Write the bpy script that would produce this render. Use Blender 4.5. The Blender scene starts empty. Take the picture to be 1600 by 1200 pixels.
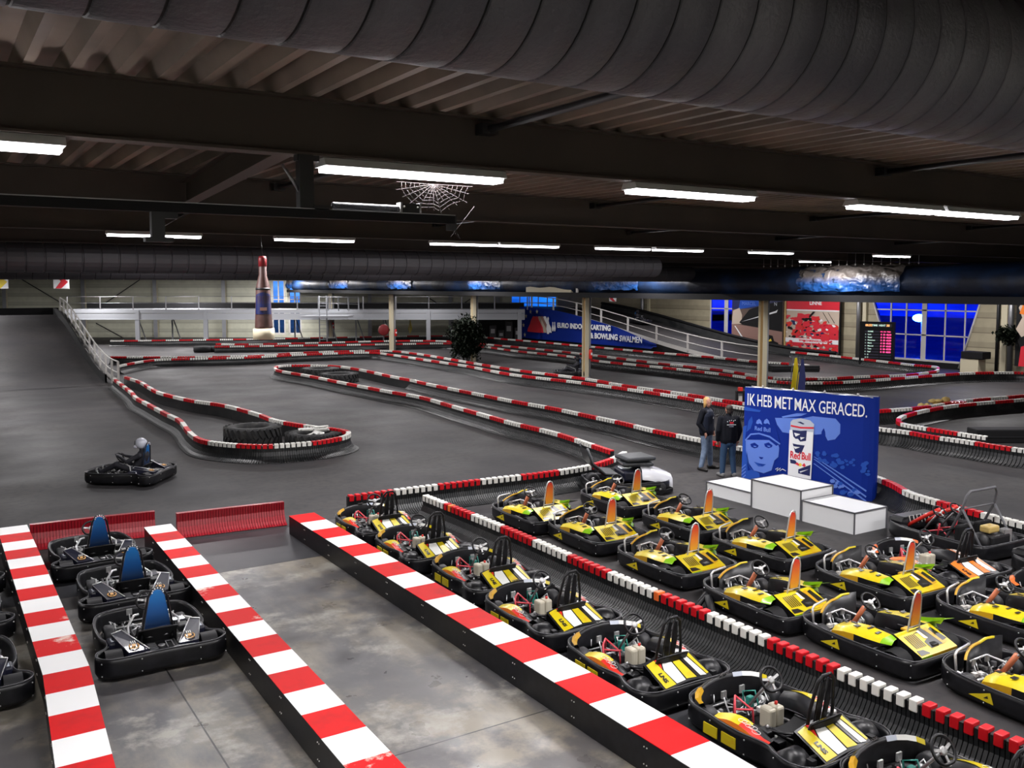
import bpy, bmesh, math, random
from mathutils import Vector, Matrix, noise
random.seed(7)
S = bpy.context.scene
C = S.collection
PI = math.pi

# ---------------------------------------------------------------- camera, world, exposure
HC = 4.6
F_PX, PCY, HOR = 1440.0, 560.0, 447.0
PITCH = math.atan((PCY - HOR) / F_PX)
YAW = math.atan(922 / math.hypot(F_PX, PCY - HOR))
cam_d = bpy.data.cameras.new('camera')
cam = bpy.data.objects.new('camera', cam_d); C.objects.link(cam)
cam.location = (0, 0, HC)
cam.rotation_euler = (PI / 2 - PITCH, 0, -YAW)
cam_d.sensor_fit = 'HORIZONTAL'; cam_d.sensor_width = 36
cam_d.lens = 36 * F_PX / 1600
cam_d.shift_y = -(600 - PCY) / 1600
cam_d.clip_start = 0.05; cam_d.clip_end = 400
S.camera = cam
S.view_settings.view_transform = 'Standard'; S.view_settings.look = 'None'
S.view_settings.gamma = 1; S.view_settings.use_curve_mapping = False
S.view_settings.exposure = 0.0
W = bpy.data.worlds.new('night_sky'); S.world = W; W.use_nodes = True
_n = W.node_tree.nodes; _l = W.node_tree.links
_bg = _n['Background']; _bg.inputs[1].default_value = 1.5
_tc = _n.new('ShaderNodeTexCoord'); _mp = _n.new('ShaderNodeMapping'); _mp.inputs['Scale'].default_value = (6, 6, 30)
_no = _n.new('ShaderNodeTexNoise'); _no.inputs['Scale'].default_value = 3
_cr = _n.new('ShaderNodeValToRGB')
_cr.color_ramp.elements[0].position = .3; _cr.color_ramp.elements[0].color = (0.02, 0.10, 0.45, 1)
_cr.color_ramp.elements[1].position = .72; _cr.color_ramp.elements[1].color = (0.10, 0.35, 1.0, 1)
_l.new(_tc.outputs['Generated'], _mp.inputs[0]); _l.new(_mp.outputs[0], _no.inputs[0])
_l.new(_no.outputs[0], _cr.inputs[0]); _l.new(_cr.outputs[0], _bg.inputs[0])

# photo pixel -> point on a real plane (floor height z, wall plane X or Y, or the skewed end wall at distance d)
FH = Vector((math.sin(YAW), math.cos(YAW), 0)); RT = Vector((math.cos(YAW), -math.sin(YAW), 0))
FW = FH * math.cos(PITCH) + Vector((0, 0, -math.sin(PITCH))); UP = FH * math.sin(PITCH) + Vector((0, 0, math.cos(PITCH)))
O = Vector((0, 0, HC))
def ray(x, y): return FW + RT * ((x - 800) / F_PX) + UP * ((PCY - y) / F_PX)
def G(x, y, z=0.0):
    d = ray(x, y); return O + d * ((z - HC) / d.z)
def onX(x, y, X):
    d = ray(x, y); return O + d * (X / d.x)
def onY(x, y, Y):
    d = ray(x, y); return O + d * (Y / d.y)
def onD(x, y, D):
    d = ray(x, y); return O + d * (D / d.dot(FH))

# ---------------------------------------------------------------- materials
def mat(name, col, rough=.5, metal=0.0, spec=.5, noise_=None, bump=None, emit=None, coat=0, trans=0, alpha=1):
    m = bpy.data.materials.new(name); m.use_nodes = True
    nt = m.node_tree; b = nt.nodes['Principled BSDF']
    b.inputs['Base Color'].default_value = (*col, 1); b.inputs['Roughness'].default_value = rough
    b.inputs['Metallic'].default_value = metal; b.inputs['Specular IOR Level'].default_value = spec
    b.inputs['Coat Weight'].default_value = coat
    if trans: b.inputs['Transmission Weight'].default_value = trans
    if emit: b.inputs['Emission Color'].default_value = (*emit[0], 1); b.inputs['Emission Strength'].default_value = emit[1]
    tc = None
    if noise_ or bump:
        tc = nt.nodes.new('ShaderNodeTexCoord')
    if noise_:                                   # (scale, second colour, low, high)
        n = nt.nodes.new('ShaderNodeTexNoise'); n.inputs['Scale'].default_value = noise_[0]; n.inputs['Detail'].default_value = 6
        r = nt.nodes.new('ShaderNodeValToRGB'); r.color_ramp.elements[0].position = noise_[2]; r.color_ramp.elements[1].position = noise_[3]
        r.color_ramp.elements[0].color = (*col, 1); r.color_ramp.elements[1].color = (*noise_[1], 1)
        nt.links.new(tc.outputs['Object'], n.inputs['Vector']); nt.links.new(n.outputs[0], r.inputs[0]); nt.links.new(r.outputs[0], b.inputs['Base Color'])
    if bump:                                     # (scale, strength)
        n2 = nt.nodes.new('ShaderNodeTexNoise'); n2.inputs['Scale'].default_value = bump[0]; n2.inputs['Detail'].default_value = 4
        bp = nt.nodes.new('ShaderNodeBump'); bp.inputs['Strength'].default_value = bump[1]; bp.inputs['Distance'].default_value = .02
        nt.links.new(tc.outputs['Object'], n2.inputs['Vector']); nt.links.new(n2.outputs[0], bp.inputs['Height']); nt.links.new(bp.outputs[0], b.inputs['Normal'])
    return m
M = {}
M['black'] = mat('black_plastic', (.006, .006, .007), .36, spec=.35, noise_=(9, (.012, .012, .015), .4, .7))
M['blackmatt'] = mat('black_matt', (.005, .005, .006), .7, spec=.3)
M['rubber'] = mat('rubber', (.013, .013, .015), .55, spec=.35)
M['tyre'] = mat('big_tyre_rubber', (.012, .012, .013), .75, noise_=(5, (.05, .048, .044), .5, .75))
M['barrier'] = mat('barrier_plastic', (.011, .012, .013), .42, spec=.4, noise_=(2.5, (.026, .026, .026), .45, .7))
M['white'] = mat('white_cap_plastic', (.78, .77, .72), .4, noise_=(6, (.60, .58, .50), .55, .8))
M['red'] = mat('red_cap_plastic', (.55, .007, .014), .4, spec=.25)
M['orange'] = mat('orange_cap_plastic', (.85, .16, .03), .35)
M['redfin'] = mat('red_barrier_plastic', (.26, .004, .012), .35, spec=.5)
M['kwhite'] = mat('kerb_white_paint', (.86, .87, .87), .45)
M['kred'] = mat('kerb_red_paint', (.62, .002, .004), .5, spec=.1, noise_=(3, (.46, .006, .008), .5, .72))
M['chrome'] = mat('chrome_tube', (.70, .70, .71), .28, metal=.6)
M['steel'] = mat('grey_steel', (.30, .30, .31), .4, metal=.8)
M['alu'] = mat('cast_aluminium', (.50, .50, .50), .35, metal=.6, bump=(30, .5))
M['edge'] = mat('highlit_bumper_edge', (.10, .10, .11), .35)  # pale rim colour paints the highlight along the bumper's top edge
M['wtyre'] = mat('kart_tyre', (.022, .022, .025), .55)
M['yellow'] = mat('yellow_plastic', (.62, .49, .008), .32, coat=.25, noise_=(3, (.62, .30, .008), .58, .72))
M['amber'] = mat('amber_plastic', (.55, .30, .008), .35, coat=.3)
M['green'] = mat('lime_green_plastic', (.22, .48, .01), .3, coat=.3)
M['korange'] = mat('orange_plastic', (.80, .20, .02), .3, coat=.3)
M['kbrown'] = mat('copper_column', (.55, .16, .07), .4)
M['kredd'] = mat('red_plastic', (.70, .03, .02), .3, coat=.3)
M['decalw'] = mat('white_sticker', (.80, .80, .76), .35, coat=.3)
M['decalk'] = mat('black_sticker', (.015, .012, .012), .3, coat=.3)
M['cream'] = mat('cream_paint', (.62, .56, .40), .55)
M['tank'] = mat('beige_tank', (.52, .48, .38), .45)
M['pedalred'] = mat('red_tube', (.60, .05, .07), .35)
M['teal'] = mat('teal_tube', (.02, .22, .18), .35)
M['navy'] = mat('navy_fairing', (.008, .009, .022), .38, coat=.15, spec=.4)
M['gold'] = mat('gold_emblem', (.70, .38, .12), .4)
M['beam'] = mat('taupe_beam_paint', (.066, .052, .044), .6, spec=.3, noise_=(1.2, (.055, .044, .038), .4, .6))
M['deck'] = mat('trapezoid_sheet', (.24, .19, .155), .55, spec=.3, noise_=(.9, (.13, .105, .088), .4, .65))
M['dark'] = mat('dark_steel', (.02, .02, .022), .45, metal=.3)
M['greymetal'] = mat('light_grey_steelwork', (.30, .31, .33), .5)
M['rail'] = mat('white_grey_railing', (.60, .58, .55), .45)
M['ply'] = mat('plywood', (.50, .33, .14), .6)
M['podium'] = mat('podium_white', (.80, .81, .82), .5)
M['trim'] = mat('grey_edge_strip', (.10, .10, .11), .5)
M['blueprint'] = mat('royal_blue_print', (.003, .022, .24), .6, spec=.15)
M['bluemid'] = mat('mid_blue_print', (.02, .08, .42), .6, spec=.15)
M['bluelight'] = mat('light_blue_print', (.12, .22, .66), .6, spec=.15)
M['darkred'] = mat('dark_red_paint', (.16, .008, .01), .5)
M['pwhite'] = mat('white_print', (.85, .86, .88), .45)
M['navyprint'] = mat('navy_print', (.006, .012, .09), .45)
M['pred'] = mat('red_print', (.70, .02, .04), .45)
M['pyellow'] = mat('yellow_print', (.85, .65, .05), .45)
M['pgrey'] = mat('silver_print', (.50, .54, .62), .35)
M['pbrown'] = mat('brown_print', (.11, .07, .055), .5)
M['ppink'] = mat('pinkish_print', (.30, .17, .14), .5)
M['pbeige'] = mat('beige_print', (.55, .45, .36), .5)
M['leaf'] = mat('dark_leaf', (.004, .008, .003), .6, spec=.2)
M['bark'] = mat('plant_stem', (.03, .02, .012), .8)
M['seatblue'] = mat('blue_backrest', (.012, .10, .34), .35, coat=.3)
M['leather'] = mat('black_leather', (.030, .033, .038), .38, bump=(20, .3))
M['vwhite'] = mat('white_bodywork', (.70, .71, .75), .25, coat=.5)
M['extred'] = mat('extinguisher_red', (.60, .02, .015), .3)
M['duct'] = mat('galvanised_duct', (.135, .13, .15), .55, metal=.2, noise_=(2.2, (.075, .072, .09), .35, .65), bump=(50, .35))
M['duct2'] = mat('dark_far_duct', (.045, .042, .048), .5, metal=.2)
M['lampcase'] = mat('lamp_housing', (.55, .55, .55), .5)
M['tube'] = mat('glowing_diffuser', (.9, .9, .9), .5, emit=((1, .97, 1.0), 14))
M['webs'] = mat('spider_silk', (.035, .03, .03), .8, spec=.1)
M['skin'] = mat('skin', (.40, .19, .13), .5)
M['blond'] = mat('blond_hair', (.46, .27, .09), .6)
M['darkhair'] = mat('dark_brown_hair', (.03, .018, .012), .6)
M['jacket'] = mat('black_jacket_cloth', (.004, .005, .009), .8, spec=.2)
M['vest'] = mat('navy_padded_vest', (.008, .012, .026), .55, spec=.3)
M['jeansl'] = mat('light_jeans', (.16, .22, .32), .8, noise_=(8, (.09, .13, .21), .4, .65))
M['jeansd'] = mat('dark_jeans', (.020, .055, .12), .8)
M['shoe'] = mat('dark_shoe', (.015, .013, .012), .5)
M['shoeg'] = mat('grey_shoe', (.16, .16, .16), .6)
M['helmetw'] = mat('silver_helmet', (.55, .57, .65), .25, coat=.5)
M['helmetk'] = mat('black_helmet', (.02, .02, .025), .25, coat=.5)
M['visor'] = mat('dark_visor', (.01, .01, .012), .08)
M['overall'] = mat('dark_racing_overall', (.015, .015, .022), .7)
M['straw'] = mat('straw_yellow', (.62, .45, .16), .85, bump=(40, 1))
M['barrelgold'] = mat('engine_tank_gold', (.50, .36, .12), .35)
M['glassblue'] = None

def nodemat(name):
    m = bpy.data.materials.new(name); m.use_nodes = True
    nt = m.node_tree; return m, nt, nt.nodes['Principled BSDF'], nt.nodes.new('ShaderNodeTexCoord')
def mth(nt, op, a, b=None, c=None):
    n = nt.nodes.new('ShaderNodeMath'); n.operation = op
    for i, v in enumerate((a, b, c)):
        if v is None: continue
        if isinstance(v, (int, float)): n.inputs[i].default_value = v
        else: nt.links.new(v, n.inputs[i])
    return n.outputs[0]
def mixc(nt, f, a, b):
    n = nt.nodes.new('ShaderNodeMix'); n.data_type = 'RGBA'
    if isinstance(f, (int, float)): n.inputs[0].default_value = f
    else: nt.links.new(f, n.inputs[0])
    for k, v in ((6, a), (7, b)):
        if isinstance(v, tuple): n.inputs[k].default_value = (*v, 1)
        else: nt.links.new(v, n.inputs[k])
    return n.outputs[2]
def nz(nt, tc, scale, detail=5, lo=.4, hi=.6, vec=None):
    n = nt.nodes.new('ShaderNodeTexNoise'); n.inputs['Scale'].default_value = scale; n.inputs['Detail'].default_value = detail; n.inputs['Roughness'].default_value = .66 if detail >= 7 else .5
    nt.links.new(vec or tc.outputs['Object'], n.inputs['Vector'])
    r = nt.nodes.new('ShaderNodeMapRange'); r.inputs[1].default_value = lo; r.inputs[2].default_value = hi
    nt.links.new(n.outputs[0], r.inputs[0]); return r.outputs[0]
# track tarmac
m, nt, b, tc = nodemat('track_asphalt'); M['asphalt'] = m
c1 = mixc(nt, nz(nt, tc, .35, 6, .35, .65), (.032, .030, .033), (.056, .051, .050))
c2 = mixc(nt, nz(nt, tc, 6, 6, .45, .75), c1, (.027, .027, .030))
nt.links.new(c2, b.inputs['Base Color'])
nt.links.new(mth(nt, 'MULTIPLY_ADD', nz(nt, tc, .5, 3, .3, .7), .15, .55), b.inputs['Roughness']); b.inputs['Specular IOR Level'].default_value = .28
_b = nt.nodes.new('ShaderNodeBump'); _b.inputs['Strength'].default_value = .12; _b.inputs['Distance'].default_value = .005
nt.links.new(nz(nt, tc, 60, 3, 0, 1), _b.inputs['Height']); nt.links.new(_b.outputs[0], b.inputs['Normal'])
# polished pit concrete with dark stains and expansion joints
m, nt, b, tc = nodemat('pit_concrete'); M['concrete'] = m
_mpg = nt.nodes.new('ShaderNodeMapping'); _mpg.inputs['Scale'].default_value = (1.2, .45, 1); nt.links.new(tc.outputs['Object'], _mpg.inputs[0])
c1 = mixc(nt, nz(nt, tc, .7, 8, .42, .60, _mpg.outputs[0]), (.215, .190, .150), (.088, .085, .088))
c2 = mixc(nt, nz(nt, tc, .9, 9, .52, .62), c1, (.31, .295, .26))
c3 = mixc(nt, mth(nt, 'MULTIPLY', nz(nt, tc, .8, 9, .46, .56), .8), c2, (.066, .064, .070))
sep = nt.nodes.new('ShaderNodeSeparateXYZ'); nt.links.new(tc.outputs['Object'], sep.inputs[0])
j1 = mth(nt, 'LESS_THAN', mth(nt, 'ABSOLUTE', mth(nt, 'SUBTRACT', sep.outputs[1], 7.96)), .009)
j2 = mth(nt, 'LESS_THAN', mth(nt, 'ABSOLUTE', mth(nt, 'SUBTRACT', sep.outputs[0], 2.28)), .009)
c4 = mixc(nt, mth(nt, 'MAXIMUM', j1, j2), c3, (.012, .012, .012))
nt.links.new(c4, b.inputs['Base Color']); nt.links.new(mth(nt, 'MULTIPLY_ADD', nz(nt, tc, 2, 5, .3, .7), .25, .25), b.inputs['Roughness'])
# dark rubber tile floor of the parking bay and the pit apron
M['tile'] = mat('rubber_tile', (.026, .027, .031), .42, noise_=(1.4, (.042, .042, .046), .4, .65))
# insulated wall panels: horizontal bands
def wallmat(name, base, dark):
    m, nt, b, tc = nodemat(name)
    sep = nt.nodes.new('ShaderNodeSeparateXYZ'); nt.links.new(tc.outputs['Object'], sep.inputs[0])
    fr = mth(nt, 'FRACT', mth(nt, 'MULTIPLY', sep.outputs[2], 1.25))
    band = mth(nt, 'GREATER_THAN', fr, .62)
    c = mixc(nt, band, base, tuple(v * .80 for v in base))
    seam = mth(nt, 'LESS_THAN', mth(nt, 'ABSOLUTE', mth(nt, 'SUBTRACT', fr, .62)), .035)
    c = mixc(nt, seam, c, dark); c = mixc(nt, mth(nt, 'MULTIPLY', nz(nt, tc, 2, 5, .4, .8), .35), c, dark)
    nt.links.new(c, b.inputs['Base Color']); b.inputs['Roughness'].default_value = .5
    return m
M['wall'] = wallmat('insulated_wall_panel', (.60, .60, .48), (.34, .34, .27))
M['wallr'] = wallmat('insulated_wall_panel_warm', (.44, .39, .27), (.22, .19, .13))
# worn kerb red: paint rubbed off to white in patches
m, nt, b, tc = nodemat('kerb_red_worn'); M['kworn'] = m
nt.links.new(mixc(nt, nz(nt, tc, 1.7, 8, .56, .64), (.62, .003, .005), (.80, .68, .60)), b.inputs['Base Color']); b.inputs['Roughness'].default_value = .5; b.inputs['Specular IOR Level'].default_value = .1
# window glass, blue foil
def glass(name, col):
    m = bpy.data.materials.new(name); m.use_nodes = True; nt = m.node_tree; nt.nodes.clear()
    o = nt.nodes.new('ShaderNodeOutputMaterial'); t = nt.nodes.new('ShaderNodeBsdfTransparent'); g = nt.nodes.new('ShaderNodeBsdfGlossy'); x = nt.nodes.new('ShaderNodeMixShader')
    t.inputs[0].default_value = (*col, 1); g.inputs['Roughness'].default_value = .05; x.inputs[0].default_value = .04
    nt.links.new(t.outputs[0], x.inputs[1]); nt.links.new(g.outputs[0], x.inputs[2]); nt.links.new(x.outputs[0], o.inputs[0]); return m
M['glassdeep'] = glass('deep_blue_tinted_glass', (.10, .24, 1.0))
M['glasscyan'] = glass('pale_blue_tinted_glass', (1.0, 1.0, 1.0))
M['glassmid'] = glass('mid_blue_tinted_glass', (.35, .8, 1.0))
# tarpaulin
m, nt, b, tc = nodemat('navy_tarpaulin'); M['tarp'] = m
nt.links.new(mixc(nt, nz(nt, tc, .7, 4, .42, .6), (.006, .009, .020), (.010, .030, .085)), b.inputs['Base Color'])
b.inputs['Roughness'].default_value = .5; b.inputs['Specular IOR Level'].default_value = .35
_b = nt.nodes.new('ShaderNodeBump'); _b.inputs['Strength'].default_value = .5; _b.inputs['Distance'].default_value = .05
nt.links.new(nz(nt, tc, 3, 4, 0, 1), _b.inputs['Height']); nt.links.new(_b.outputs[0], b.inputs['Normal'])
m, nt, b, tc = nodemat('blue_sheet_lamplit_top'); M['sheet'] = m
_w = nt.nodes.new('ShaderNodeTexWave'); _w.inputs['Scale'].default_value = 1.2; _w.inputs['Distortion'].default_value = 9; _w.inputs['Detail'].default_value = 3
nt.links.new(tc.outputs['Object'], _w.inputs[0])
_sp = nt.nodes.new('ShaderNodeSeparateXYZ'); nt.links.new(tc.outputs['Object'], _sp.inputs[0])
nt.links.new(mixc(nt, mth(nt, 'ADD', mth(nt, 'MULTIPLY', mth(nt, 'ADD', _sp.outputs[2], .02), 3.0), mth(nt, 'MULTIPLY', nz(nt, tc, 1.5, 3, .35, .65), .3)), (.008, .06, .22), (.11, .095, .085)), b.inputs['Base Color']); b.inputs['Roughness'].default_value = .42  # cream upper part paints lamplight onto the top of the blue sheet
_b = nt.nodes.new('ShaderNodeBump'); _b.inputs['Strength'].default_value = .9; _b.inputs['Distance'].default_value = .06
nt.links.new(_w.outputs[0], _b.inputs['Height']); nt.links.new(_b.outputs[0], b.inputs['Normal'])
# gradient headrest (red top to amber bottom), painted on the plastic
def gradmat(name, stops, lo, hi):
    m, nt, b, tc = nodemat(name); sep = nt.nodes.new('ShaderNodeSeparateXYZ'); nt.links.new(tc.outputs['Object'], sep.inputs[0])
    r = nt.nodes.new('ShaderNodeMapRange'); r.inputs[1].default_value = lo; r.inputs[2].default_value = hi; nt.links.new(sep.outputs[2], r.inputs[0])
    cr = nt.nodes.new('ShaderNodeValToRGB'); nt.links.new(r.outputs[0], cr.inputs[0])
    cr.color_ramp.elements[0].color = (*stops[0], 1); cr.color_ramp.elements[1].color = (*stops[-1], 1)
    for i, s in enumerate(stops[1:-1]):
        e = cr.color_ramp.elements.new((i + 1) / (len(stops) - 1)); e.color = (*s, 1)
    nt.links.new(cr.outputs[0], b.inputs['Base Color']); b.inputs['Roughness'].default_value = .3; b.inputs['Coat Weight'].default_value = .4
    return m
M['headgrad'] = gradmat('red_to_amber_headrest', [(.80, .42, .03), (.80, .22, .03), (.62, .03, .03)], .45, .92)
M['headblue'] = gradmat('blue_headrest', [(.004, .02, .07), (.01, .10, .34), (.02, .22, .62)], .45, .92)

# ---------------------------------------------------------------- mesh helper
class MB:
    def __init__(s): s.v = []; s.f = []; s.m = []; s.mats = []; s.smooth = []
    def mi(s, m):
        if isinstance(m, str): m = M[m]
        if m not in s.mats: s.mats.append(m)
        return s.mats.index(m)
    def add(s, vs, fs, m, smooth=False, X=None):
        o = len(s.v)
        for p in vs:
            p = Vector(p); s.v.append(X @ p if X else p)
        k = s.mi(m)
        for f in fs: s.f.append([i + o for i in f]); s.m.append(k); s.smooth.append(smooth)
        return s
    def box(s, lo, hi, m, X=None, bev=0):
        x0, y0, z0 = lo; x1, y1, z1 = hi
        if bev:
            bm = bmesh.new(); bmesh.ops.create_cube(bm, size=1)
            for v in bm.verts: v.co = Vector(((x0 + x1) / 2 + v.co.x * (x1 - x0), (y0 + y1) / 2 + v.co.y * (y1 - y0), (z0 + z1) / 2 + v.co.z * (z1 - z0)))
            bmesh.ops.bevel(bm, geom=bm.edges[:], offset=bev, segments=2, affect='EDGES', profile=.5)
            bm.verts.index_update()
            s.add([v.co.copy() for v in bm.verts], [[v.index for v in f.verts] for f in bm.faces], m, False, X); bm.free(); return s
        vs = [(x0, y0, z0), (x1, y0, z0), (x1, y1, z0), (x0, y1, z0), (x0, y0, z1), (x1, y0, z1), (x1, y1, z1), (x0, y1, z1)]
        return s.add(vs, [(0, 3, 2, 1), (4, 5, 6, 7), (0, 1, 5, 4), (1, 2, 6, 5), (2, 3, 7, 6), (3, 0, 4, 7)], m, False, X)
    def tube(s, pts, r, m, n=8, closed=False, X=None, rs=None):
        pts = [Vector(p) for p in pts]; N = len(pts); vs = []; up = None
        for i, p in enumerate(pts):
            a = pts[(i - 1) % N] if (i or closed) else p; c = pts[(i + 1) % N] if (i < N - 1 or closed) else p
            t = (c - a); t = t.normalized() if t.length > 1e-9 else Vector((0, 0, 1))
            if up is None: up = Vector((0, 0, 1)) if abs(t.z) < .9 else Vector((1, 0, 0))
            u = up - t * up.dot(t); u = u.normalized() if u.length > 1e-6 else t.orthogonal().normalized(); w = t.cross(u); up = u
            rr = rs[i] if rs else r
            for k in range(n):
                a_ = 2 * PI * k / n; vs.append(p + (u * math.cos(a_) + w * math.sin(a_)) * rr)
        fs = []
        for i in range(N if closed else N - 1):
            j = (i + 1) % N
            for k in range(n): fs.append((i * n + k, i * n + (k + 1) % n, j * n + (k + 1) % n, j * n + k))
        if not closed: fs.append(tuple(range(n))[::-1]); fs.append(tuple((N - 1) * n + k for k in range(n)))
        return s.add(vs, fs, m, True, X)
    def lathe(s, prof, m, n=20, X=None):          # prof: (r, z) pairs around local z
        vs = []; fs = []
        for r, z in prof:
            for k in range(n): a = 2 * PI * k / n; vs.append((r * math.cos(a), r * math.sin(a), z))
        for i in range(len(prof) - 1):
            for k in range(n): fs.append((i * n + k, i * n + (k + 1) % n, (i + 1) * n + (k + 1) % n, (i + 1) * n + k))
        fs.append(tuple(range(n))[::-1]); fs.append(tuple((len(prof) - 1) * n + k for k in range(n)))
        return s.add(vs, fs, m, True, X)
    def prism(s, poly, d, m, X=None, ax='z'):     # extrude a 2D polygon from d[0] to d[1]
        n = len(poly); vs = []
        for q in d:
            for a, b_ in poly: vs.append({'z': (a, b_, q), 'y': (a, q, b_), 'x': (q, a, b_)}[ax])
        fs = [tuple(range(n))[::-1], tuple(range(n, 2 * n))] + [(i, (i + 1) % n, n + (i + 1) % n, n + i) for i in range(n)]
        return s.add(vs, fs, m, False, X)
    def grid(s, rows, m, smooth=True, X=None, closed=False):
        n = len(rows[0]); vs = [p for r in rows for p in r]; fs = []
        for i in range(len(rows) - 1):
            for k in range(n if closed else n - 1): fs.append((i * n + k, i * n + (k + 1) % n, (i + 1) * n + (k + 1) % n, (i + 1) * n + k))
        return s.add(vs, fs, m, smooth, X)
    def ball(s, c, r, m, n=12, X=None):
        if isinstance(r, (int, float)): r = (r, r, r)
        vs = []; h = n // 2
        for i in range(h + 1):
            a = PI * i / h
            for k in range(n): b_ = 2 * PI * k / n; vs.append((c[0] + r[0] * math.sin(a) * math.cos(b_), c[1] + r[1] * math.sin(a) * math.sin(b_), c[2] - r[2] * math.cos(a)))
        fs = [(i * n + k, i * n + (k + 1) % n, (i + 1) * n + (k + 1) % n, (i + 1) * n + k) for i in range(h) for k in range(n)]
        return s.add(vs, fs, m, True, X)
    def mesh(s, name):
        me = bpy.data.meshes.new(name); me.from_pydata([tuple(v) for v in s.v], [], s.f)
        for m in s.mats: me.materials.append(m)
        me.polygons.foreach_set('material_index', s.m); me.polygons.foreach_set('use_smooth', s.smooth)
        me.validate(); me.update(); return me
    def obj(s, name, parent=None, **kw):
        o = bpy.data.objects.new(name, s.mesh(name)); C.objects.link(o)
        if parent: o.parent = parent
        for k, v in kw.items(): o[k] = v
        return o
def tag(o, label, cat, group=None):
    o['label'] = label; o['category'] = cat
    if group: o['group'] = group
    return o
def thing(name, label, cat, loc=(0, 0, 0), rz=0, group=None):
    o = bpy.data.objects.new(name, None); C.objects.link(o); o.location = loc; o.rotation_euler = (0, 0, rz); o.empty_display_size = .1
    return tag(o, label, cat, group)
def struct(mb, name):
    o = mb.obj(name); o['kind'] = 'structure'; return o
def kids(o): return [c for c in bpy.data.objects if c.parent == o]
def dup(root, loc=None, rz=None, label=None, group=None, parent=None, scale=None):
    r = root.copy(); C.objects.link(r)
    if parent: r.parent = parent
    if loc is not None: r.location = loc
    if rz is not None: r.rotation_euler = (0, 0, rz)
    if scale: r.scale = (scale,) * 3
    if label: r['label'] = label
    if group: r['group'] = group
    for ch in CH.get(root.name, []):
        dup(ch, parent=r)
    return r
CH = {}
def index_children(root):
    lst = [c for c in bpy.data.objects if c.parent == root]; CH[root.name] = lst
    for c in lst: index_children(c)
def T(x=0, y=0, z=0): return Matrix.Translation((x, y, z))
def R(a, ax='Z'): return Matrix.Rotation(a, 4, ax)
_tcache = {}
def text(s, size, m, X, mb, extrude=.002, align='CENTER', bold=0.0, sx=1.0):
    """letters as mesh, added to mb; X places the text plane (x right, y up, z towards the reader)"""
    key = (s, size, extrude, align, bold)
    if key not in _tcache:
        cu = bpy.data.curves.new('t', 'FONT'); cu.body = s; cu.size = size; cu.extrude = extrude; cu.align_x = align; cu.align_y = 'CENTER'; cu.offset = bold; cu.resolution_u = 3
        o = bpy.data.objects.new('t', cu); C.objects.link(o)
        dg = bpy.context.evaluated_depsgraph_get(); dg.update()
        me = bpy.data.meshes.new_from_object(o.evaluated_get(dg))
        _tcache[key] = ([v.co.copy() for v in me.vertices], [list(p.vertices) for p in me.polygons])
        bpy.data.objects.remove(o); bpy.data.curves.remove(cu); bpy.data.meshes.remove(me)
    vs, fs = _tcache[key]
    mb.add([Vector((v.x * sx, v.y, v.z)) for v in vs], fs, m, False, X)
def plane_matrix(o, ux, uy):
    ux = Vector(ux).normalized(); uy = Vector(uy).normalized(); n = ux.cross(uy)
    m = Matrix.Identity(4)
    for i in range(3): m[i][0] = ux[i]; m[i][1] = uy[i]; m[i][2] = n[i]; m[i][3] = o[i]
    return m
def smooth_path(pts, step):
    P_ = [Vector((p[0], p[1], 0)) for p in pts]
    P_ = [P_[0] * 2 - P_[1]] + P_ + [P_[-1] * 2 - P_[-2]]; out = []
    for i in range(1, len(P_) - 2):
        a, b_, c, d = P_[i - 1:i + 3]; n = max(2, int((c - b_).length / .15))
        for k in range(n):
            t = k / n
            out.append(.5 * ((2 * b_) + (c - a) * t + (2 * a - 5 * b_ + 4 * c - d) * t * t + (3 * b_ - a - 3 * c + d) * t ** 3))
    out.append(P_[-2]); L = [0]
    for a, b_ in zip(out, out[1:]): L.append(L[-1] + (b_ - a).length)
    n = max(1, round(L[-1] / step)); res = []; j = 0
    for i in range(n + 1):
        s_ = L[-1] * i / n
        while j < len(L) - 2 and L[j + 1] < s_: j += 1
        t = (s_ - L[j]) / max(1e-9, L[j + 1] - L[j]); res.append(out[j].lerp(out[j + 1], min(1, t)))
    return res, L[-1]

_wc = {}
def text_fit(s, w, h, m, X, mb, extrude=.002, bold=0.0):
    """letters stretched to a given width and capital height, centred"""
    a = MB(); text(s, 1.0, m, Matrix.Identity(4), a, extrude, bold=bold / h)
    xs = [v.x for v in a.v]; ys = [v.y for v in a.v]; x0, x1, y0, y1 = min(xs), max(xs), min(ys), max(ys)
    mb.add([Vector(((v.x - (x0 + x1) / 2) * w / (x1 - x0), (v.y - (y0 + y1) / 2) * h / (y1 - y0), v.z)) for v in a.v], a.f, m, False, X)
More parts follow.
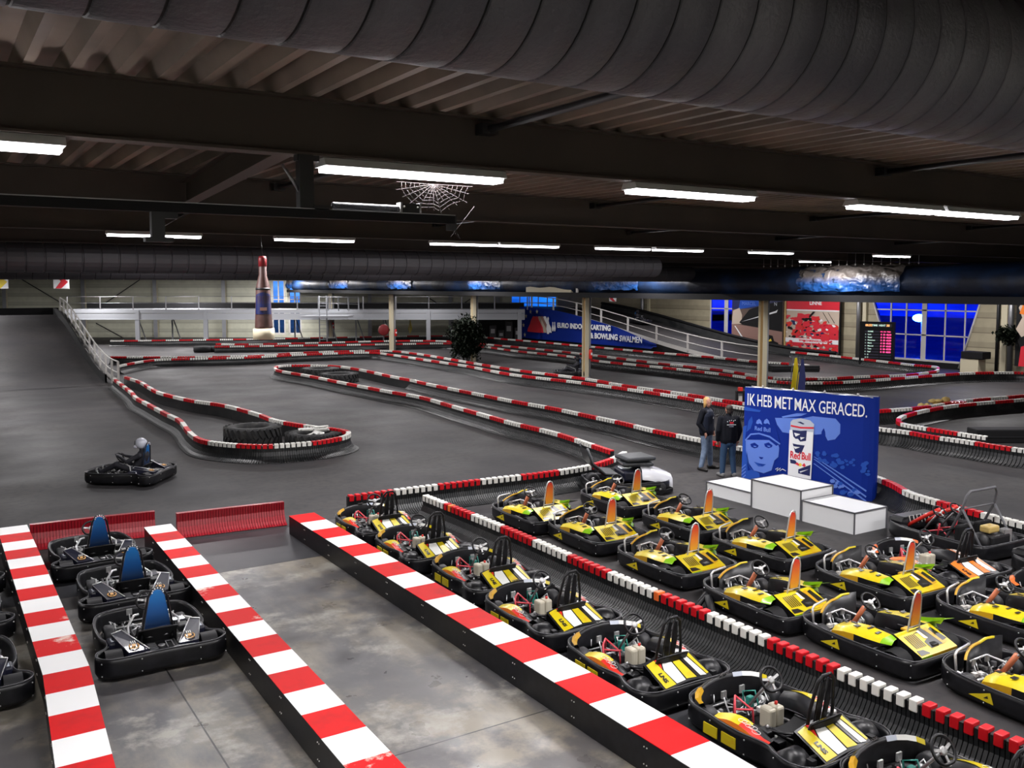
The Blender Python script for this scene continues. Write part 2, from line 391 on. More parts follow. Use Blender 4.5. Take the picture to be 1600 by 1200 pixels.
# ---------------------------------------------------------------- lights of the hall (fixtures under the beams)
def lamp(cx, cy, z, L, power, label, group):
    t = thing('strip_light', label, 'ceiling light', (cx, cy, z), 0, group)
    MB().prism([(-.11, .0), (.11, .0), (.08, .055), (-.08, .055)], (-L / 2, L / 2), 'lampcase', ax='x').obj('housing', t)
    MB().prism([(-.085, 0), (-.075, -.035), (.075, -.035), (.085, 0)], (-L / 2 + .02, L / 2 - .02), 'tube', ax='x').obj('diffuser', t)
    ld = bpy.data.lights.new('strip_lamp', 'AREA'); ld.shape = 'RECTANGLE'; ld.size = L - .04; ld.size_y = .15; ld.energy = power; ld.color = (1, .97, .98)
    lo = bpy.data.objects.new('strip_lamp', ld); C.objects.link(lo); lo.parent = t; lo.location = (0, 0, -.042)
    return t
ZB = 5.5
PW = 150
row1 = [(-.65, 'over the left-hand pit lane, cut by the left edge'), (3.16, 'with a cobweb under it, beside the hanging bracket'), (5.98, 'in the middle of the near beam'), (8.98, 'left half of the long pair near the right edge'), (10.55, 'right half of the long pair near the right edge')]
for x, d in row1: lamp(x if x > 0 else .02, 6.3, ZB - .057, 1.5, PW, 'white strip light ' + d, 'strip lights on the nearest beam')
row2 = [(3.3, 'crossed by the rail bracket'), (6.08, 'short one second from the left'), (9.2, 'left half of the long line'), (10.75, 'right half of the long line'), (13.3, 'left half of the line right of centre'), (14.95, 'right half of the line right of centre'), (18.1, 'short one at the right')]
for x, d in row2: lamp(x, 16.2, ZB - .057, 1.5, PW, 'distant white strip light on the third beam, ' + d, 'strip lights on the third beam')
# the same rows go on down the hall and behind the photographer
ORD = ['first', 'second', 'third', 'fourth']
for Y, xs in ((-3.6, (-2, 2.5, 7, 12)), (1.2, (13.5, 18)), (6.3, (15.5, 21.5)), (16.2, (-3, 23)), (26.3, (6, 13, 20)), (36.5, (11, 17, 22)), (46.7, (13, 18, 23)), (56.9, (13, 20)), (67, (13, 20)), (77, (2, 11, 18, 26))):
    for x in xs:
        lamp(x, Y, ZB - .057, 1.5, PW * (1.4 if Y < 30 else 1.8 if Y < 60 else 4.4), 'white strip light in the row %s, %s' % ({-3.6: 'behind the balcony', 1.2: 'over the balcony edge', 6.3: 'of the nearest beam to the right', 16.2: 'of the third beam, outermost', 26.3: 'above the second bend', 36.5: 'mid-hall', 46.7: 'level with the plant', 56.9: 'far down the hall', 67: 'before the gallery', 77: 'added above the gallery'}[Y], '%s along it' % ORD[xs.index(x)]), 'strip lights of the other rows')  # the row over the gallery is added to brighten the far wall
for X, Y, f_, d in ((3.2, 36.5, 2.3, 'low track before the ramp'), (3.0, 46.7, 2.3, 'foot of the left ramp'), (2.6, 56.9, 1.7, 'middle of the left ramp'), (2.2, 67, 3.0, 'crest of the left ramp')): lamp(X, Y, ZB - .057, 1.5, PW * f_, 'added white strip light above the ' + d, 'strip lights of the other rows')  # lamps added to brighten the left ramp and its crest
for Y in (21.3, 31.4, 46.7, 56.9, 67):
    lamp(26.0, Y, ZB - .057, 1.5, PW * 1.5, 'white strip light beside the tarpaulin-wrapped duct %d metres down the hall' % Y, 'strip lights beside the wrapped duct')
for i, (X, Y) in enumerate(((38, 21.3), (38, 31.4), (38, 41.6), (37, 51.8), (44, 26.3), (44, 36.5), (31, 62), (44, 46.7), (27, 11.2))):
    lamp(X, Y, ZB - .057, 1.5, PW * 1.9, 'white strip light over the right-hand track, number %s from the near end' % ('first second third fourth fifth sixth seventh eighth ninth'.split()[i]), 'strip lights over the right-hand track')

# ---------------------------------------------------------------- shell
XL, XR, YB = -7.0, 48.0, -7.0
DWALL = 83.0
pL = FH * DWALL + RT * -60; pR = FH * DWALL + RT * 60
u = (XR - pL.x) / (pR.x - pL.x); corner = pL.lerp(pR, u)
u2 = (XL - pL.x) / (pR.x - pL.x); cornL = pL.lerp(pR, u2)
fl = MB(); fl.add([(XL, YB, 0), (XR, YB, 0), (XR, corner.y, 0), (XL, cornL.y, 0)], [(0, 1, 2, 3)], 'asphalt'); struct(fl, 'floor')
fc = MB(); fc.box((XL, YB, 0.0), (5.75, 14.75, .006), 'concrete'); struct(fc, 'floor_pit_concrete')
ft = MB(); ft.box((5.751, YB, 0.0), (8.2, 17.0, .007), 'tile'); ft.box((-7, 14.751, 0), (5.75, 16.9, .008), 'tile'); struct(ft, 'floor_rubber_matting')
# kerb-side dark edging strips beside the curb boards
w = MB(); w.box((XL - .2, YB, 0), (XL, cornL.y, 6.4), 'wall'); struct(w, 'wall_left')
w = MB(); w.box((XL, YB - .2, 0), (XR, YB, 6.4), 'wall'); struct(w, 'wall_back')
w = MB()   # right wall with the big slanted window opening (Y 28..35.5)
ya, yb, z0, z1 = 28.15, 35.2, .32, 4.3
w.box((XR, YB, 0), (XR + .2, ya, 6.4), 'wallr'); w.box((XR, yb, 0), (XR + .2, 45.6, 6.4), 'wallr')
w.box((XR, ya, 0), (XR + .2, yb, z0), 'blackmatt'); w.box((XR, ya, z1), (XR + .2, yb, 6.4), 'wallr')
w.box((XR, 45.6, 0), (XR + .2, 48.6, .1), 'wallr'); w.box((XR, 48.6, 0), (XR + .2, corner.y, 6.4), 'wallr'); w.box((XR, 45.6, 4.3), (XR + .2, 48.6, 6.4), 'wallr')
# sloping cheeks beside the window
w.prism([(ya, z0), (ya + 1.25, z0), (ya, z1)], (XR, XR + .2), 'wallr', ax='x')
w.prism([(yb, z0), (yb, z1), (yb - 1.6, z0)], (XR, XR + .2), 'wallr', ax='x')
struct(w, 'wall_right')
def frame_window(idx, A, B, zlo, zhi, vs, hs, glassm, w_=.09, name='window_'):
    """window in the vertical plane through A-B; vs, hs = mullion positions 0..1"""
    A = Vector(A); B = Vector(B); L = (B - A).length; X = plane_matrix((A.x, A.y, 0), (B - A), (0, 0, 1))
    r = MB()
    for a, b_ in ((0, w_), (L - w_, L)): r.box((a, zlo, -.05), (b_, zhi, .07), 'rail', X)
    for a, b_ in ((zlo, zlo + w_), (zhi - w_, zhi)): r.box((0, a, -.05), (L, b_, .07), 'rail', X)
    fr = r.obj(name + str(idx)); fr['kind'] = 'structure'
    q = MB()
    for v in vs: q.box((v[0] * L - v[1] / 2, zlo, -.03), (v[0] * L + v[1] / 2, zhi, .055), 'rail', X)
    for h in hs: q.box((0, h - .035, -.03), (L, h + .035, .05), 'rail', X)
    q.obj('mullion', fr)
    g = MB(); g.box((0.02, zlo + .02, -.01), (L - .02, zhi - .02, .0), glassm, X); g.obj('pane', fr)
    return fr
_f = lambda x: (onX(x, 520, XR).y - ya) / (yb - ya)
fw_ = frame_window(1, (XR + .1, ya, 0), (XR + .1, yb, 0), z0, z1, [(_f(1506), .08), (_f(1475), .09), (_f(1442), .30), (_f(1414), .09), (_f(1390), .09)], [onX(1450, 524, XR).z, onX(1450, 485, XR).z], 'glassdeep', .12)
MB().tube([(XR - .02, ya + 1.25, z0 - .25), (XR - .02, ya, z1)], .06, 'rail', 4).obj('slanted_frame', fw_)
MB().tube([(XR - .02, yb - 1.6, z0 - .25), (XR - .02, yb, z1)], .06, 'rail', 4).obj('slanted_frame', fw_)
frame_window(2, (XR + .1, 45.6, 0), (XR + .1, 48.6, 0), .1, 4.3, [(.48, .35)], [3.0], 'glassdeep')
# far end wall, perpendicular to the view, with two window bays
def dpt(x, d=77): return onD(x, 447, d)
DW = RT.copy()
def s_of(x, D=83.0): return (x - 800) / F_PX * D * math.cos(0) / 1.0
def zD(y, D=83.0): return HC - (y - HOR) / 1444.4 * D
Xw = plane_matrix(FH * DWALL, -RT, (0, 0, 1))      # reader side faces the hall
def sx(x): return -(x - 800) / F_PX * DWALL * math.cos(PITCH) * 1.0
w = MB()
xs = sorted([sx(x) for x in (0, 424, 446, 451, 472, 798, 881)]); smin = -((corner - FH * DWALL).dot(RT)); smax = -((cornL - FH * DWALL).dot(RT))
holes = [(sx(446), sx(424), 0.25, 5.2), (sx(471), sx(450), .25, 5.2), (sx(881), sx(798), 2.4, 5.3)]
holes.sort(); cur = smin
for a, b_, lo, hi in holes:
    w.box((cur, 0, -.2), (a, 6.4, 0), 'wall', Xw); w.box((a, 0, -.2), (b_, lo, 0), 'wall', Xw); w.box((a, hi, -.2), (b_, 6.4, 0), 'wall', Xw); cur = b_
w.box((cur, 0, -.2), (smax, 6.4, 0), 'wall', Xw); struct(w, 'wall_far')
def wp(s): return FH * DWALL - RT * s
a, b_, lo, hi = holes[2]; frame_window(3, wp(b_), wp(a), lo, hi, [(.5, .12)], [3.4], 'glasscyan', .16)
a, b_, lo, hi = holes[1]; frame_window(4, wp(b_), wp(a), lo, hi, [(.5, .12)], [3.4], 'glasscyan', .16)
a, b_, lo, hi = holes[0]; frame_window(5, wp(b_), wp(a), lo, hi, [(.17, .09), (.35, .09), (.52, .09), (.69, .09), (.86, .09)], [3.1, 4.3], 'glassmid', .1)
# roof: trapezoidal sheet, ribs along Y
ro = MB(); P_ = .25; x = XL - .2; prof = []
while x < XR + .2:
    prof += [(x, 5.9), (x + .06, 5.9), (x + .10, 6.0), (x + .21, 6.0)]; x += P_
rows = [[(px_, YB - .2, pz_) for px_, pz_ in prof], [(px_, 106, pz_) for px_, pz_ in prof]]
ro.grid(rows, 'deck', False); struct(ro, 'ceiling')
sl = MB(); sl.box((XL - .2, YB - .2, 6.02), (XR + .2, 108, 6.1), 'dark'); struct(sl, 'ceiling_backing')
# roof beams along X
def ibeam(mb, L0, L1, y, zb, zt, m='beam', fw=.16):
    mb.box((L0, y - fw / 2, zb), (L1, y + fw / 2, zb + .018), m); mb.box((L0, y - fw / 2, zt - .018), (L1, y + fw / 2, zt), m)
    mb.box((L0, y - .006, zb + .018), (L1, y + .006, zt - .018), m)
beamY = [-3.6, 1.2, 6.25, 11.2, 16.3, 21.3, 26.3, 31.4, 36.5, 41.6, 46.7, 51.8, 56.9, 62, 67, 72, 77, 82, 87, 92]
ordn = 'behind the balcony|over the balcony|nearest in view, carrying the first row of strip lights|second from the front|third from the front, carrying the thin row of strip lights|fourth from the front|fifth from the front|sixth|seventh|eighth|ninth|tenth|eleventh|twelfth|thirteenth|fourteenth|fifteenth|sixteenth|seventeenth|last'.split('|')
for i, Y in enumerate(beamY):
    mb = MB(); ibeam(mb, XL, XR - .01 if Y < 66 else (82.6 - .843 * Y) / .538, Y, ZB, 5.895)
    tag(mb.obj('roof_beam'), 'taupe steel roof beam ' + (ordn[i] if i < 7 else ordn[i] + ' of the beams down the hall'), 'beam', 'steel roof beams')
# struts between beams
for i, Y in enumerate(beamY[1:9]):
    for X in (3.72, 8.6, 13.55, 18.4, 23.3):
        if Y < 2 and X > 12: continue
        if Y > 20 and X < 10: continue
        mb = MB(); mb.tube([(X, Y + .04, 5.80), (X, Y + 5.0, 5.80)], .03, 'dark', 6); mb.box((X - .07, Y + 4.86 if False else Y - .12, 5.76), (X + .07, Y + .0, 5.84), 'dark')
        tag(mb.obj('roof_strut'), 'thin dark strut under the roof sheet behind beam %d, %.0f metres along it' % (i + 1, X), 'strut', 'struts between the roof beams')
a = onY(457, 247, 6.3); b_ = onY(292, 308, 11.1)
mb = MB(); d_ = (Vector((b_.x, 11.1, 5.58)) - Vector((a.x, 6.3, 5.58))); Xb = plane_matrix((a.x, 6.3, 5.54), d_, (0, 0, 1)); LL = d_.length
mb.box((0, 0, -.07), (LL, .012, .07), 'beam', Xb); mb.box((0, .012, -.006), (LL, .24, .006), 'beam', Xb); mb.box((0, .24, -.07), (LL, .252, .07), 'beam', Xb)
tag(mb.obj('roof_brace'), 'diagonal taupe brace between the two nearest roof beams, left of centre', 'brace')
for (x0, y0), (x1, y1) in (((1490, 384), (1600, 340)), ((1375, 272), (1600, 243))):
    pass

# ---------------------------------------------------------------- big spiral duct overhead
def spiral_duct(name, y, z, r, x0, x1, pitch, seam, mname, label, n=40, cat='duct'):
    xs = [x0]; x = x0
    rows = []
    mb = MB()
    k = 0
    while x < x1:
        for dx, rr in ((0, r), (pitch - 2 * seam, r), (pitch - 1.5 * seam, r - seam * .7), (pitch - .5 * seam, r - seam * .7)):
            rows.append([(x + dx, y + rr * math.cos(2 * PI * q / n), z + rr * math.sin(2 * PI * q / n)) for q in range(n)])
        x += pitch
    mb.grid(rows, mname, False, closed=True)
    if n > 30:
        k2 = mb.mi('blackmatt'); per = 4 * n
        for i in range(len(mb.f)):
            if (i // n) % 4 in (1, 2): mb.m[i] = k2
            mb.smooth[i] = (i // n) % 4 == 0
    return tag(mb.obj(name), label, cat)
spiral_duct('ventilation_duct', 2.42, 5.56, .32, -3, 16, .16, .006, 'duct', 'huge grey spiral-seamed ventilation duct crossing the top right corner overhead', 48)
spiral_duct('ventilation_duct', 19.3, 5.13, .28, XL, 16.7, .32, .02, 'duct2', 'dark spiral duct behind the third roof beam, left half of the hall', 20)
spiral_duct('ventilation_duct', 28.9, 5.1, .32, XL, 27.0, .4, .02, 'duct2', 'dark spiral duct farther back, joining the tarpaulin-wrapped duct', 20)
# sliding-door rail hung under the beams
z_ = 5.13
t = thing('hanging_door_rail', 'long black steel rail hanging from the nearest beam with a coil spring on top', 'rail', (0, 6.2, z_))
MB().box((-3, -.04, -.06), (3.42, .04, 0.0), 'blackmatt').box((-3, -.05, 0.0), (3.42, .05, .006), 'steel').obj('rail_bar', t)
MB().box((2.21, -.04, 0), (2.31, .04, .37), 'dark').box((2.2, -.02, .33), (2.36, .05, .37), 'dark').box((2.31, -.05, .0), (2.42, .05, .03), 'dark').tube([(2.10, 0, .3), (2.22, 0, .12)], .012, 'steel', 6).obj('hanger', t)
MB().box((1.24, -.03, -.22), (1.32, .03, -.06), 'dark').box((1.2, -.04, -.25), (1.37, .04, -.22), 'dark').box((1.32, -.03, -.10), (1.40, .03, -.06), 'dark').obj('bracket', t)
h = []
for i in range(900): a_ = i * .5; h.append((2.46 + i * .53 / 900, .022 * math.cos(a_) + .0, .035 + .022 * math.sin(a_)))
MB().tube(h, .0035, 'rubber', 4).obj('coil_spring', t)
MB().box((2.98, -.03, 0), (3.13, .03, .075), 'dark').box((2.97, -.035, 0), (2.985, .035, .08), 'steel').box((3.125, -.035, 0), (3.14, .035, .08), 'steel').ball((3.0, -.032, .05), .008, 'rail', 8).ball((3.11, -.032, .05), .008, 'rail', 8).obj('bearing_box', t)
MB().box((3.38, -.03, -.11), (3.44, .03, .0), 'dark').tube([(3.42, -.02, -.06), (3.44, -.03, -.13), (3.47, -.03, -.17)], .004, 'webs', 5).tube([(3.38, -.02, -.06), (3.42, -.03, -.13), (3.47, -.03, -.17)], .004, 'webs', 5).obj('end_stop', t)
# cobweb under the second strip light
wb = MB(); c0 = Vector((3.30, 6.28, 5.37)); rr_ = random.Random(3)
arms = []
for i in range(13):
    a_ = PI + PI * i / 12; Lr = .20 + .05 * rr_.random(); tip = c0 + Vector((math.cos(a_) * (Lr + .10 * abs(math.cos(a_))), -.01, math.sin(a_) * Lr)); arms.append(tip)
    wb.tube([c0, tip], .0008, 'webs', 3)
for k in range(1, 8):
    q = [c0.lerp(t_, k / 8 + rr_.uniform(-.02, .02)) for t_ in arms]; wb.tube(q, .0007, 'webs', 3)
for p_, q_ in (((3.45, 4.98), (3.66, 5.22)), ((1.33, 4.98), (1.52, 5.1))): wb.tube([(p_[0], 6.28, p_[1]), (q_[0], 6.28, q_[1])], .0011, 'webs', 3)
tag(wb.obj('cobweb'), 'dusty grey cobweb dangling under the strip light beside the rail hanger', 'cobweb')

# ---------------------------------------------------------------- columns, wrapped duct
colY = [25.4, 37.0, 48.2, 59.8, 71.4]
desc = ['cream steel column with grey drain pipe behind the blue event wall', 'cream steel column with fire extinguisher, beside the racing kart', 'cream steel column standing in the leafy plant', 'cream steel column with a red hose reel behind it', 'farthest cream steel column, beside the ladder of the gallery']
for Y, d in zip(colY, desc):
    t = thing('steel_column', d, 'column', (28.0, Y, 0), 0, 'columns under the wrapped duct')
    MB().box((-.12, -.13, 0), (.12, -.115, 4.035), 'cream').box((-.12, .115, 0), (.12, .13, 4.035), 'cream').box((-.006, -.115, 0), (.006, .115, 4.035), 'ply').box((-.16, -.17, 0), (.16, .17, .04), 'greymetal').obj('post', t)
    MB().tube([(.26, .02, 0), (.26, .02, 4.035)], .075, 'greymetal', 12).obj('drain_pipe', t)
def extinguisher(X, Y, z, label):
    t = thing('fire_extinguisher', label, 'fire extinguisher', (X, Y, z), 0, 'fire extinguishers on the columns')
    MB().lathe([(.075, 0), (.085, .02), (.085, .42), (.06, .48), (.03, .50)], 'extred', 14).box((-.05, -.09, .2), (.05, -.083, .32), 'pwhite').obj('cylinder_body', t)
    MB().box((-.03, -.03, .5), (.03, .09, .55), 'dark').obj('valve', t)
    MB().tube([(.03, 0, .53), (.11, 0, .45), (.11, 0, .0), (.08, 0, -.2)], .012, 'dark', 6).obj('hose', t)
extinguisher(28.16, 36.78, .95, 'red fire extinguisher on the column beside the racing kart')
extinguisher(28.22, 59.55, 1.05, 'red fire extinguisher on the column with the hose reel')
extinguisher(28.1, 71.15, 1.15, 'red fire extinguisher on the farthest column')
mb = MB().lathe([(.36, -.08), (.40, -.05), (.40, .05), (.36, .08)], 'darkred', 24, T(27.45, 59.9, 1.5) @ R(PI / 2, 'X'))
mb.box((27.35, 59.85, 1.45), (27.9, 59.95, 1.55), 'dark'); tag(mb.obj('hose_reel'), 'dark red round hose reel on the left side of the fourth column', 'hose reel')
# wrapped duct along the columns: black lower trough, tarpaulin cover with folds, blue sheets with painted lamp-lit cream tops near each lamp
dk = thing('wrapped_duct', 'long dark duct wrapped in navy tarpaulin running above the column row', 'duct', (28, 0, 4.7))
mb = MB(); n = 22; rows = []; Y = 6.0
while Y < 79.8:
    r0 = .60 + .03 * math.sin(Y * .9) + .02 * math.sin(Y * 2.7)
    end = max(.02, min(1, (79.9 - Y) / 1.0)) ** .5
    rows.append([(r0 * end * math.cos(a_) * 1.15, Y, r0 * end * math.sin(a_) * (1 if a_ < PI else .92) + .03 * math.sin(7 * a_ + Y)) for a_ in [2 * PI * q / n for q in range(n)]]); Y += .45
mb.grid(rows, 'tarp', True, closed=True); mb.obj('tarpaulin', dk)
MB().box((-.66, 6, -.66), (.66, 80, -.60), 'blackmatt').box((-.70, 6, -.66), (-.64, 80, -.42), 'blackmatt').obj('support_tray', dk)
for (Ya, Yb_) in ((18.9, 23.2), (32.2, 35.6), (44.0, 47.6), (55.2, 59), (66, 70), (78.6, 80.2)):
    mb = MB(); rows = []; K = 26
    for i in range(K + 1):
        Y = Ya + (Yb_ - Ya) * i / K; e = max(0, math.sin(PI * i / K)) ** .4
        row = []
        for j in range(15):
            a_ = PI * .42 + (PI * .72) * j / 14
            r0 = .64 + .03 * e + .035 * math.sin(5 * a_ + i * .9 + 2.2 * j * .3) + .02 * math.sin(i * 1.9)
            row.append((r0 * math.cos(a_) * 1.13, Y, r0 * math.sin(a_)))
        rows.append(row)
    mb.grid(rows, 'sheet', True); mb.obj('plastic_sheet', dk, label='shiny crumpled blue plastic sheet with painted lamp-lit cream top')
MB().box((-.62, 37.4, -.62), (.66, 41.5, .62), 'cream').box((-.66, 36.8, -.66), (-.60, 36.95, .66), 'rail').obj('duct_box', dk, label='cream box section of the duct')
# rows of small clips with hooks above the tarp
clip = MB().tube([(0, 0, 0), (0, 0, .5)], .012, 'steel', 4).ball((0, 0, .06), .03, 'rail', 6).mesh('hanger_clip')
for Y in [18.5 + .35 * i for i in range(20)] + [45 + .4 * i for i in range(16)]:
    o = bpy.data.objects.new('hanger_clip', clip); C.objects.link(o); o.parent = dk; o.location = (-.3, Y, .6)
# ---------------------------------------------------------------- kerb boards (painted planks on black sides)
def kerb(xa, xb, stops, first_red, label, bend=lambda y: 0.0, worn=()):
    """stops: world Y of the stripe edges from far to near; bend: sideways drift of the boards"""
    t = thing('painted_kerb', label, 'kerb', ((xa + xb) / 2, stops[0], 0), 0, 'striped kerb boxes of the pit lanes')
    cx, cy = (xa + xb) / 2, stops[0]
    a, b_ = xa - cx, xb - cx
    sb = MB(); st = MB(); red = first_red
    for i, (p, q) in enumerate(zip(stops, stops[1:])):
        for mb, e, z0_, z1_, m_ in ((sb, 0, .009, .345, 'black'), (st, .004, .345, .352, ('kworn' if i in worn else 'kred') if red else 'kwhite')):
            k = len(mb.v); mb.box((a - e, q, z0_), (b_ + e, p, z1_), m_)
            for v in mb.v[k:]: v.x += bend(v.y); v.y -= cy
        red = not red
    sb.obj('side_board', t); st.obj('striped_top', t)
    mb = MB(); y = -.8
    while y > stops[-1] - cy:
        for s_ in (a - .003, b_ + .003):
            for z in (.10, .27): mb.ball((s_ + bend(y + cy), y, z), .008, 'rail', 6); mb.ball((s_ + bend(y + cy), y - .04, z), .008, 'rail', 6)
        y -= 1.15
    mb.obj('screw', t, label='pale screw heads along the black side')
def stops_from(px, z=.35): return [G(x, y, z).y for x, y in px]
# stripe edges measured along the kerb tops
s3 = stops_from([(475, 803), (491, 814), (509, 827), (528, 842), (547, 859), (573, 873), (599, 891), (624, 908), (650, 927), (680, 946), (709, 967), (744, 990), (780, 1014), (824, 1042), (867, 1071), (917, 1106), (969, 1142)])
d3 = (s3[0] - s3[-1]) / (len(s3) - 1)
s3 = [s3[0] + .0 - d3 * i for i in range(24)]
kerb(5.56, 6.04, s3, True, 'long red and white striped kerb box on the right, against the yellow karts', worn=(7, 15))
s2 = [16.95]
d2 = .56
s2 = [16.98 - d2 * i for i in range(26)]
kerb(3.0, 3.45, s2, False, 'red and white striped kerb box in the middle, right of the blue-backed black karts', bend=lambda y: .13 * (y - 8.5) / 8.5, worn=(7, 9, 17, 19))
s1 = [18.3 - .56 * i for i in range(27)]
kerb(.92, 1.38, s1, False, 'red and white striped kerb box on the left, cut by the bottom edge', bend=lambda y: .02 + (-.055 * max(0, 11 - y)) , worn=(9, 11))

# ---------------------------------------------------------------- plastic barriers
def barrier(label, pts, side, fin=.05, caps='strip', first='w', phase=0.0, body='barrier', mod=1.0, group='finned plastic track barriers', closed_=False, zt=.47, footw=.27, oranges=()):
    path, L = smooth_path(pts, fin)
    c = path[len(path) // 2]
    t = thing('track_barrier', label, 'barrier', (c.x, c.y, 0), 0, group)
    N = len(path); rows = []
    prof = [(.05, zt - .03), (.045, .26), (.075, .16), (.13, .085), (.20, .04), (.27, .014)]
    prof = [(a * footw / .27 if a > .06 else a, z) for a, z in prof]
    nor = []
    for i, p in enumerate(path):
        a = path[max(0, i - 1)]; b_ = path[min(N - 1, i + 1)]; d = (b_ - a).normalized(); nor.append(Vector((-d.y, d.x, 0)) * side)
    big = len(path) > 1100
    for i in range(N - 1):
        p, q = path[i], path[i + 1]
        for (f, dd) in ((0, -.013), (.22, -.013), (.22, .008), (1.0, .008)) if not big else ((0, -.010), (.45, .008)):
            P0 = p.lerp(q, f); nn = nor[i].lerp(nor[i + 1], f)
            row = [P0 - nn * .05 + Vector((0, 0, 0.012)), P0 - nn * .05 + Vector((0, 0, zt - .03)), P0 + nn * (.05 + dd) + Vector((0, 0, zt - .03))]
            for a, z in prof[1:]: row.append(P0 + nn * (a + dd * .7) + Vector((0, 0, z + dd * .7)))
            row.append(P0 + nn * (prof[-1][0] + .01) + Vector((0, 0, .011)))
            rows.append([r - Vector((c.x, c.y, 0)) for r in row])
    mb = MB(); mb.grid(rows, body, False); n_ = len(rows[0]); mb.f.append(list(range(n_))); mb.m.append(0); mb.smooth.append(False)
    o_ = (len(rows) - 1) * n_; mb.f.append([o_ + k for k in range(n_)][::-1]); mb.m.append(0); mb.smooth.append(False)
    mb.obj('finned_body', t)
    if caps:
        cp = .1425; s_ = phase; red = first == 'r'; idx = 0; per = 7; strip = None; kk = 0
        def at(s):
            f = s / L * (N - 1); i = min(N - 2, int(f)); return path[i].lerp(path[i + 1], f - i), nor[i].lerp(nor[i + 1], f - i)
        nin = phase and 0
        step = mod / per
        count = 0 if phase >= 0 else 0
        s = step * .5; m0 = phase
        while s < L - .03:
            P0, nn = at(s); dirv = Vector((nn.y, -nn.x, 0)) * side
            blk = int(math.floor((s - phase) / mod)); red = (blk % 2 == 0) == (first == 'r')
            X = plane_matrix(P0 - Vector((c.x, c.y, 0)), dirv, nn) if False else Matrix.Translation(P0 - Vector((c.x, c.y, 0))) @ Matrix(((dirv.x, nn.x, 0, 0), (dirv.y, nn.y, 0, 0), (0, 0, 1, 0), (0, 0, 0, 1)))
            mname = ('orange' if idx in oranges else 'red') if red else 'white'
            if caps == 'each':
                o = bpy.data.objects.new('cap', CAPM[mname]); C.objects.link(o); o.parent = t; o.matrix_local = X
                if idx in (0,) or red != prev_red or mname == 'orange' or True: o['label'] = mname + ' cap'
            else:
                if strip is None or blk != kk:
                    if strip is not None and strip.v: strip.obj('cap_strip', t, label=strip_lab)
                    strip = MB(); kk = blk; strip_lab = ('red' if red else 'white') + ' row of caps'
                strip.box((-step * .36, -.062, zt - .11), (step * .36, .066, zt), mname, X)
            prev_red = red; s += step; idx += 1
        if caps == 'strip' and strip is not None and strip.v: strip.obj('cap_strip', t, label=strip_lab)
    return t
CAPM = {}
for n_ in ('white', 'red', 'orange'):
    CAPM[n_] = MB().box((-.046, -.064, .350), (.046, .070, .475), n_, bev=.012).mesh('cap_' + n_)
def P2(px, z=.46): return [tuple(G(x, y, z)[:2]) for x, y in px]
G_N = 'finned plastic barriers around the parked karts'
barrier('straight finned barrier with red and white caps dividing the two rows of yellow karts', [(8.25, 16.15), (8.3, 13.3), (8.26, 10.3), (8.27, 8), (8.24, 6), (8.28, 4), (8.3, 2.4)], -1, caps='each', first='w', phase=-.2, group=G_N, oranges=(7, 48), footw=.36)
barrier('finned barrier behind the parked karts, from the kerb end to the padded kart', [(6.92, 16.9), (8.6, 16.88), (10.2, 16.8), (11.6, 16.72), (12.9, 16.85), (13.9, 17.25), (14.7, 17.75)], -1, caps='each', first='r', phase=0, group=G_N, footw=.36)
barrier('finned barrier running from behind the event wall past the roll-bar kart to the right edge', P2([(640, 592), (675, 600), (750, 615), (800, 625), (862, 636), (915, 647), (972, 659), (1027, 672), (1097, 686), (1135, 694)]) + [(17.75, 15.2), (17.6, 13.2), (17.15, 11.95)] + P2([(1420, 768), (1462, 781), (1525, 798), (1600, 817)]) + [(15.9, 6.5), (15.7, 4)], -1, caps='strip', first='w', fin=.06)
# low red barriers closing the pit lanes
t = barrier('low red finned barrier behind the blue-backed karts', [(1.42, 18.0), (2.4, 17.95), (3.48, 17.85)], -1, caps=None, body='redfin', zt=.45, group='red pit-lane barriers')
t.name = 'red_barrier'
t = barrier('low red finned barrier closing the empty pit lane', [(3.78, 17.45), (4.8, 17.38), (5.76, 17.3)], -1, caps=None, body='redfin', zt=.45, group='red pit-lane barriers')
t.name = 'red_barrier'
# hairpin with the big tyres
barrier('winding finned barrier from the ramp foot round the tyre hairpin', P2([(178, 591), (204, 611), (212, 620), (227, 628), (257, 644), (281, 656), (296, 674), (314, 686), (350, 692), (400, 695), (435, 694), (487, 690), (515, 686), (538, 681), (545, 676), (538, 672), (520, 669), (485, 665), (432, 656), (400, 645), (350, 632), (297, 624), (251, 613), (234, 605), (219, 596), (195, 588)]), -1, fin=.06, first='r', phase=.5)
# island with two tyres
barrier('long finned barrier round the narrow island with two tyres', P2([(957, 704), (947, 701), (920, 692), (867, 675), (800, 659), (750, 645), (700, 631), (657, 619), (600, 609), (532, 596), (482, 586), (440, 579), (430, 575), (437, 571), (467, 570), (520, 571), (560, 576), (612, 587), (650, 594)]), 1, fin=.07, first='r')
barrier('finned barrier along the near side of the third track lane, passing the columns', P2([(185, 571), (215, 565), (250, 561), (330, 559), (400, 557), (475, 553), (575, 550), (615, 554), (682, 564), (730, 571), (800, 584), (910, 597), (1050, 617), (1162, 636), (1260, 650), (1366, 667), (1415, 673), (1460, 681), (1510, 688), (1560, 696), (1610, 703)]), -1, fin=.1, first='w')
barrier('finned barrier just behind it, on the far side of the column row', P2([(172, 557), (290, 557), (400, 555), (475, 550), (590, 547), (645, 551), (702, 560), (800, 576), (910, 590), (975, 601), (1075, 615), (1150, 627), (1250, 640), (1310, 645), (1367, 641), (1450, 634), (1505, 625), (1610, 616)]), -1, fin=.12, first='r')
